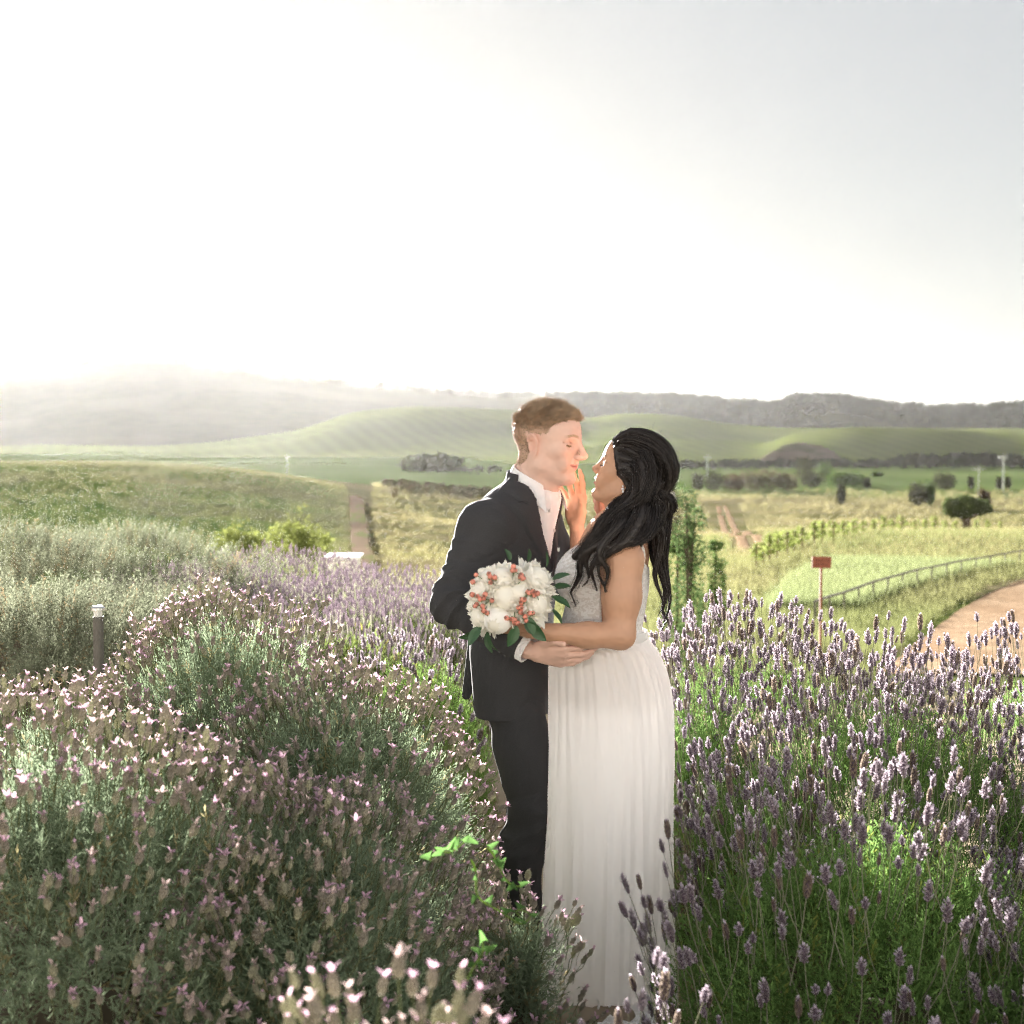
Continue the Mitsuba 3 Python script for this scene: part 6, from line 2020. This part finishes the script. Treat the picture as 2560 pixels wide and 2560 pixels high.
def peony(c, ax, rad, seed, shut=False):
    r = np.random.default_rng(seed)
    ms, cs = [], []
    if shut:
        layers = [(6, 0.2, 1.0, 0.10), (6, 0.55, 1.05, 0.04), (6, 0.85, 1.06, 0.0)]
    else:
        layers = [(6, 1.45, 1.02, 0.9), (8, 1.15, 1.02, 0.7), (9, 0.9, 0.95, 0.5), (10, 0.62, 0.86, 0.4), (10, 0.38, 0.76, 0.3), (8, 0.18, 0.66, 0.2)]
    core = trimesh.creation.icosphere(2, rad * (0.93 if shut else 0.60))
    v0 = core.vertices * V(1, 1, 1.02) + ax * 0
    R = rot_to(ax, 0)
    ms.append((v0 + c + ax * rad * (0.0 if shut else 0.15), core.faces)); cs.append(np.tile((0.80, 0.78, 0.70), (len(v0), 1)))
    for li, (n, tilt, ln, ruff) in enumerate(layers):
        for k in range(n):
            l = rad * ln * r.uniform(0.92, 1.10) * (1.62 if shut else 1.18)
            w = rad * (0.66 if shut else r.uniform(0.36, 0.52))
            v, f = petal_cup(9, 9, w, l, 0.16 if shut else r.uniform(-0.15, 0.18), rad * (0.03 if shut else 0.22 * ruff + .05), seed * 31 + li * 11 + k)
            if shut:   # wraps round the ball
                s = np.clip(v[:, 2] / (l + 1e-9), 0, 1.05)
                lat = v[:, 1] / rad
                pol = math.pi * (0.93 - 0.80 * s)
                rr = rad * (1.0 + 0.02 * li + 0.02 * k / n)
                azm = lat * 1.0 / np.maximum(np.sin(pol), 0.45)
                v = rr * np.stack([np.sin(pol) * np.cos(azm), np.sin(pol) * np.sin(azm), np.cos(pol) * 1.04], 1)
                a = 2 * math.pi * (k + 0.5 * li + r.uniform(-.15, .15)) / n
                ca, sa = math.cos(a), math.sin(a)
                v = np.stack([v[:, 0] * ca - v[:, 1] * sa, v[:, 0] * sa + v[:, 1] * ca, v[:, 2]], 1)
            else:
                tl = tilt * r.uniform(0.85, 1.12)
                ct, st = math.cos(tl), math.sin(tl)
                # hollow side towards the axis, then leaned outwards
                x, y, z = -v[:, 0], v[:, 1], v[:, 2]
                x, z = x * ct + z * st, -x * st + z * ct
                x = x + rad * 0.10 * (1.5 - li * .2)
                a = 2 * math.pi * (k + 0.5 * (li % 2) + r.uniform(-.25, .25)) / n
                ca, sa = math.cos(a), math.sin(a)
                v = np.stack([x * ca - y * sa, x * sa + y * ca, z - rad * 0.25], 1)
            ms.append((v @ R + c, f))
            col = np.tile(V(0.86, 0.85, 0.80) * r.uniform(0.97, 1.02), (len(v), 1))
            cs.append(col)
    v, f = join(ms)
    return v, f, np.vstack(cs)


def bq_at(u, v, push):
    """a flower at the seen bearing on the dome of the bouquet, and the way it faces"""
    R0 = 0.118
    o = PX(u, v, BC[1]) - BC
    rr = min((o[0] ** 2 + o[2] ** 2) ** 0.5 / R0, 0.98)
    dep = -math.sqrt(1 - rr ** 2) * 0.085 * push
    c = BC + V(o[0], dep, o[2])
    ax = V(o[0] * 1.1, dep * 1.2 - 0.02, o[2] * 1.1 + 0.015)
    return c, ax / np.linalg.norm(ax)


for i, (u, v, rd, shut) in enumerate([(1253, 1410 + 18, .047, 0), (1352, 1432, .056, 0), (1262, 1482, .055, 0), (1192, 1470, .047, 0), (1190, 1545, .050, 0), (1243, 1545, .036, 1), (1352, 1505, .054, 0), (1300, 1470, .040, 0), (1215, 1432, .038, 0)]):
    c, ax = bq_at(u, v, 1.0)
    mv, mf, mc = peony(c - ax * rd * (0.55 if not shut else 0.2), ax, rd, 40 + i, bool(shut))
    key = put('peony', bq, (mv, mf), 'mat_peony', smooth=True, color=mc, label='tight round white peony bud low in the bouquet' if shut else None)

_rb = np.random.default_rng(12)
berry0 = trimesh.creation.icosphere(2, 1.0)
_bv = berry0.vertices * V(1, 1, 1.12)
_bd = np.where((_bv[:, 2] > 0.9)[:, None], V(0.25, 0.09, 0.06), V(0.66, 0.255, 0.19))
BERRY = [as_group(f'berry_shape_{k}', (_bv, berry0.faces, _bd * g), 'mat_berry', True) for k, g in enumerate((0.88, 1.0, 1.14))]
_sep = []
for j in range(5):       # sepals under the berry
    a = j * 1.2566
    e1, e2 = V(math.cos(a), math.sin(a), 0), V(-math.sin(a), math.cos(a), 0)
    _sep.append((np.array([e1 * .3 + V(0, 0, -1.0), e1 * 1.0 + e2 * .35 + V(0, 0, -.75), e1 * 1.45 + V(0, 0, -.35), e1 * 1.0 - e2 * .35 + V(0, 0, -.75)]), np.array([[0, 1, 2], [0, 2, 3]])))
_sv, _sf = join(_sep + [tube(np.array([V(0, 0, -1), V(0.1, 0, -3.2)]), 0.16, 4)])
SEPAL = as_group('sepal_shape', (_sv, _sf, np.tile((0.06, 0.12, 0.035), (len(_sv), 1))), 'mat_leaf_dark')
for (u, v, n, sp) in [(1232, 1445, 5, 18), (1298, 1440, 6, 18), (1215, 1498, 9, 20), (1318, 1476, 8, 20), (1302, 1518, 10, 22), (1285, 1535, 4, 14), (1203, 1452, 2, 8), (1222, 1520, 3, 10)]:
    for k in range(n):
        c, ax = bq_at(u + _rb.normal(0, sp * .55), v + _rb.normal(0, sp * .55), 1.0)
        c = c + ax * _rb.uniform(0.010, 0.024)
        rad = _rb.uniform(0.0058, 0.0072)
        R = rot_to(ax + _rb.normal(0, .5, 3), _rb.uniform(0, 6))
        m = np.eye(4); m[:3, :3] = R.T * rad; m[:3, 3] = c
        kb = put('berry', bq, BERRY[_rb.integers(0, 3)], None, to_world=T(m.tolist()))
        put('sepal', kb, SEPAL, None, to_world=T(m.tolist()))


def leaf_mesh(l, w, bend, seed):
    n, m = 9, 5
    s, t = np.meshgrid(np.linspace(0, 1, n), np.linspace(-1, 1, m), indexing='ij')
    wd = w * np.sin(np.clip(s, 0.02, 1) ** 0.8 * np.pi) ** 0.8 + 0.0005
    y = t * wd
    x = l * (s - 0.08 * bend * s ** 3)
    z = -bend * l * 0.45 * s ** 2 + 0.35 * np.abs(t) * wd + 0.05 * wd * np.sin(s * 9 + seed)
    return np.stack([x, y, z], -1).reshape(-1, 3), grid_faces(n, m)


for (u, v, du, dv, l) in [(1205, 1560, -20, 30, .062), (1222, 1572, 5, 40, .060), (1200, 1572, -35, 18, .060), (1290, 1555, -10, 30, .062), (1310, 1548, 30, 20, .060), (1325, 1560, 28, 25, .055), (1318, 1535, 10, 25, .05), (1378, 1470, 30, -6, .052), (1378, 1450, 24, -12, .052), (1375, 1490, 26, 10, .06), (1362, 1420, 3, -36, .046), (1318, 1405, 5, -30, .036), (1276, 1402, -8, -28, .036), (1230, 1595, 8, 25, .035), (1270, 1470, 12, 14, .03), (1375, 1520, 20, 25, .05)]:
    c, ax = bq_at(u, v, 0.9)
    d = V(du, -6, -dv) / math.hypot(du, dv)
    d = d / np.linalg.norm(d)
    n_ = ax - (ax @ d) * d; n_ /= np.linalg.norm(n_)
    R = np.stack([d, np.cross(n_, d), n_])
    mv, mf = leaf_mesh(l, l * 0.26, _rb.uniform(0.1, 0.7), _rb.integers(9))
    g = _rb.uniform(0.8, 1.3)
    put('leaf', bq, (mv @ R + c + ax * 0.004, mf), 'mat_leaf_dark', smooth=True, color=np.tile(V(0.035, 0.085, 0.035) * g, (len(mv), 1)))
# the bound stems behind, in her fist
_st = []
for k in range(16):
    a = k * 2.4
    o = V(math.cos(a), 0, math.sin(a)) * 0.004 * math.sqrt(k)
    _st.append(tube([BC + o * 5 + V(0, 0.02, 0), BC + V(0.0, 0.075, -0.055) + o, BC + V(0.02, 0.11, -0.115) + o * 1.6], 0.0028, 6))
scene['mat_stem_green'] = principled(rgb(.09, .15, .05), 0.6)
put('stems', bq, join(_st), 'mat_stem_green', smooth=True, kind='stuff')
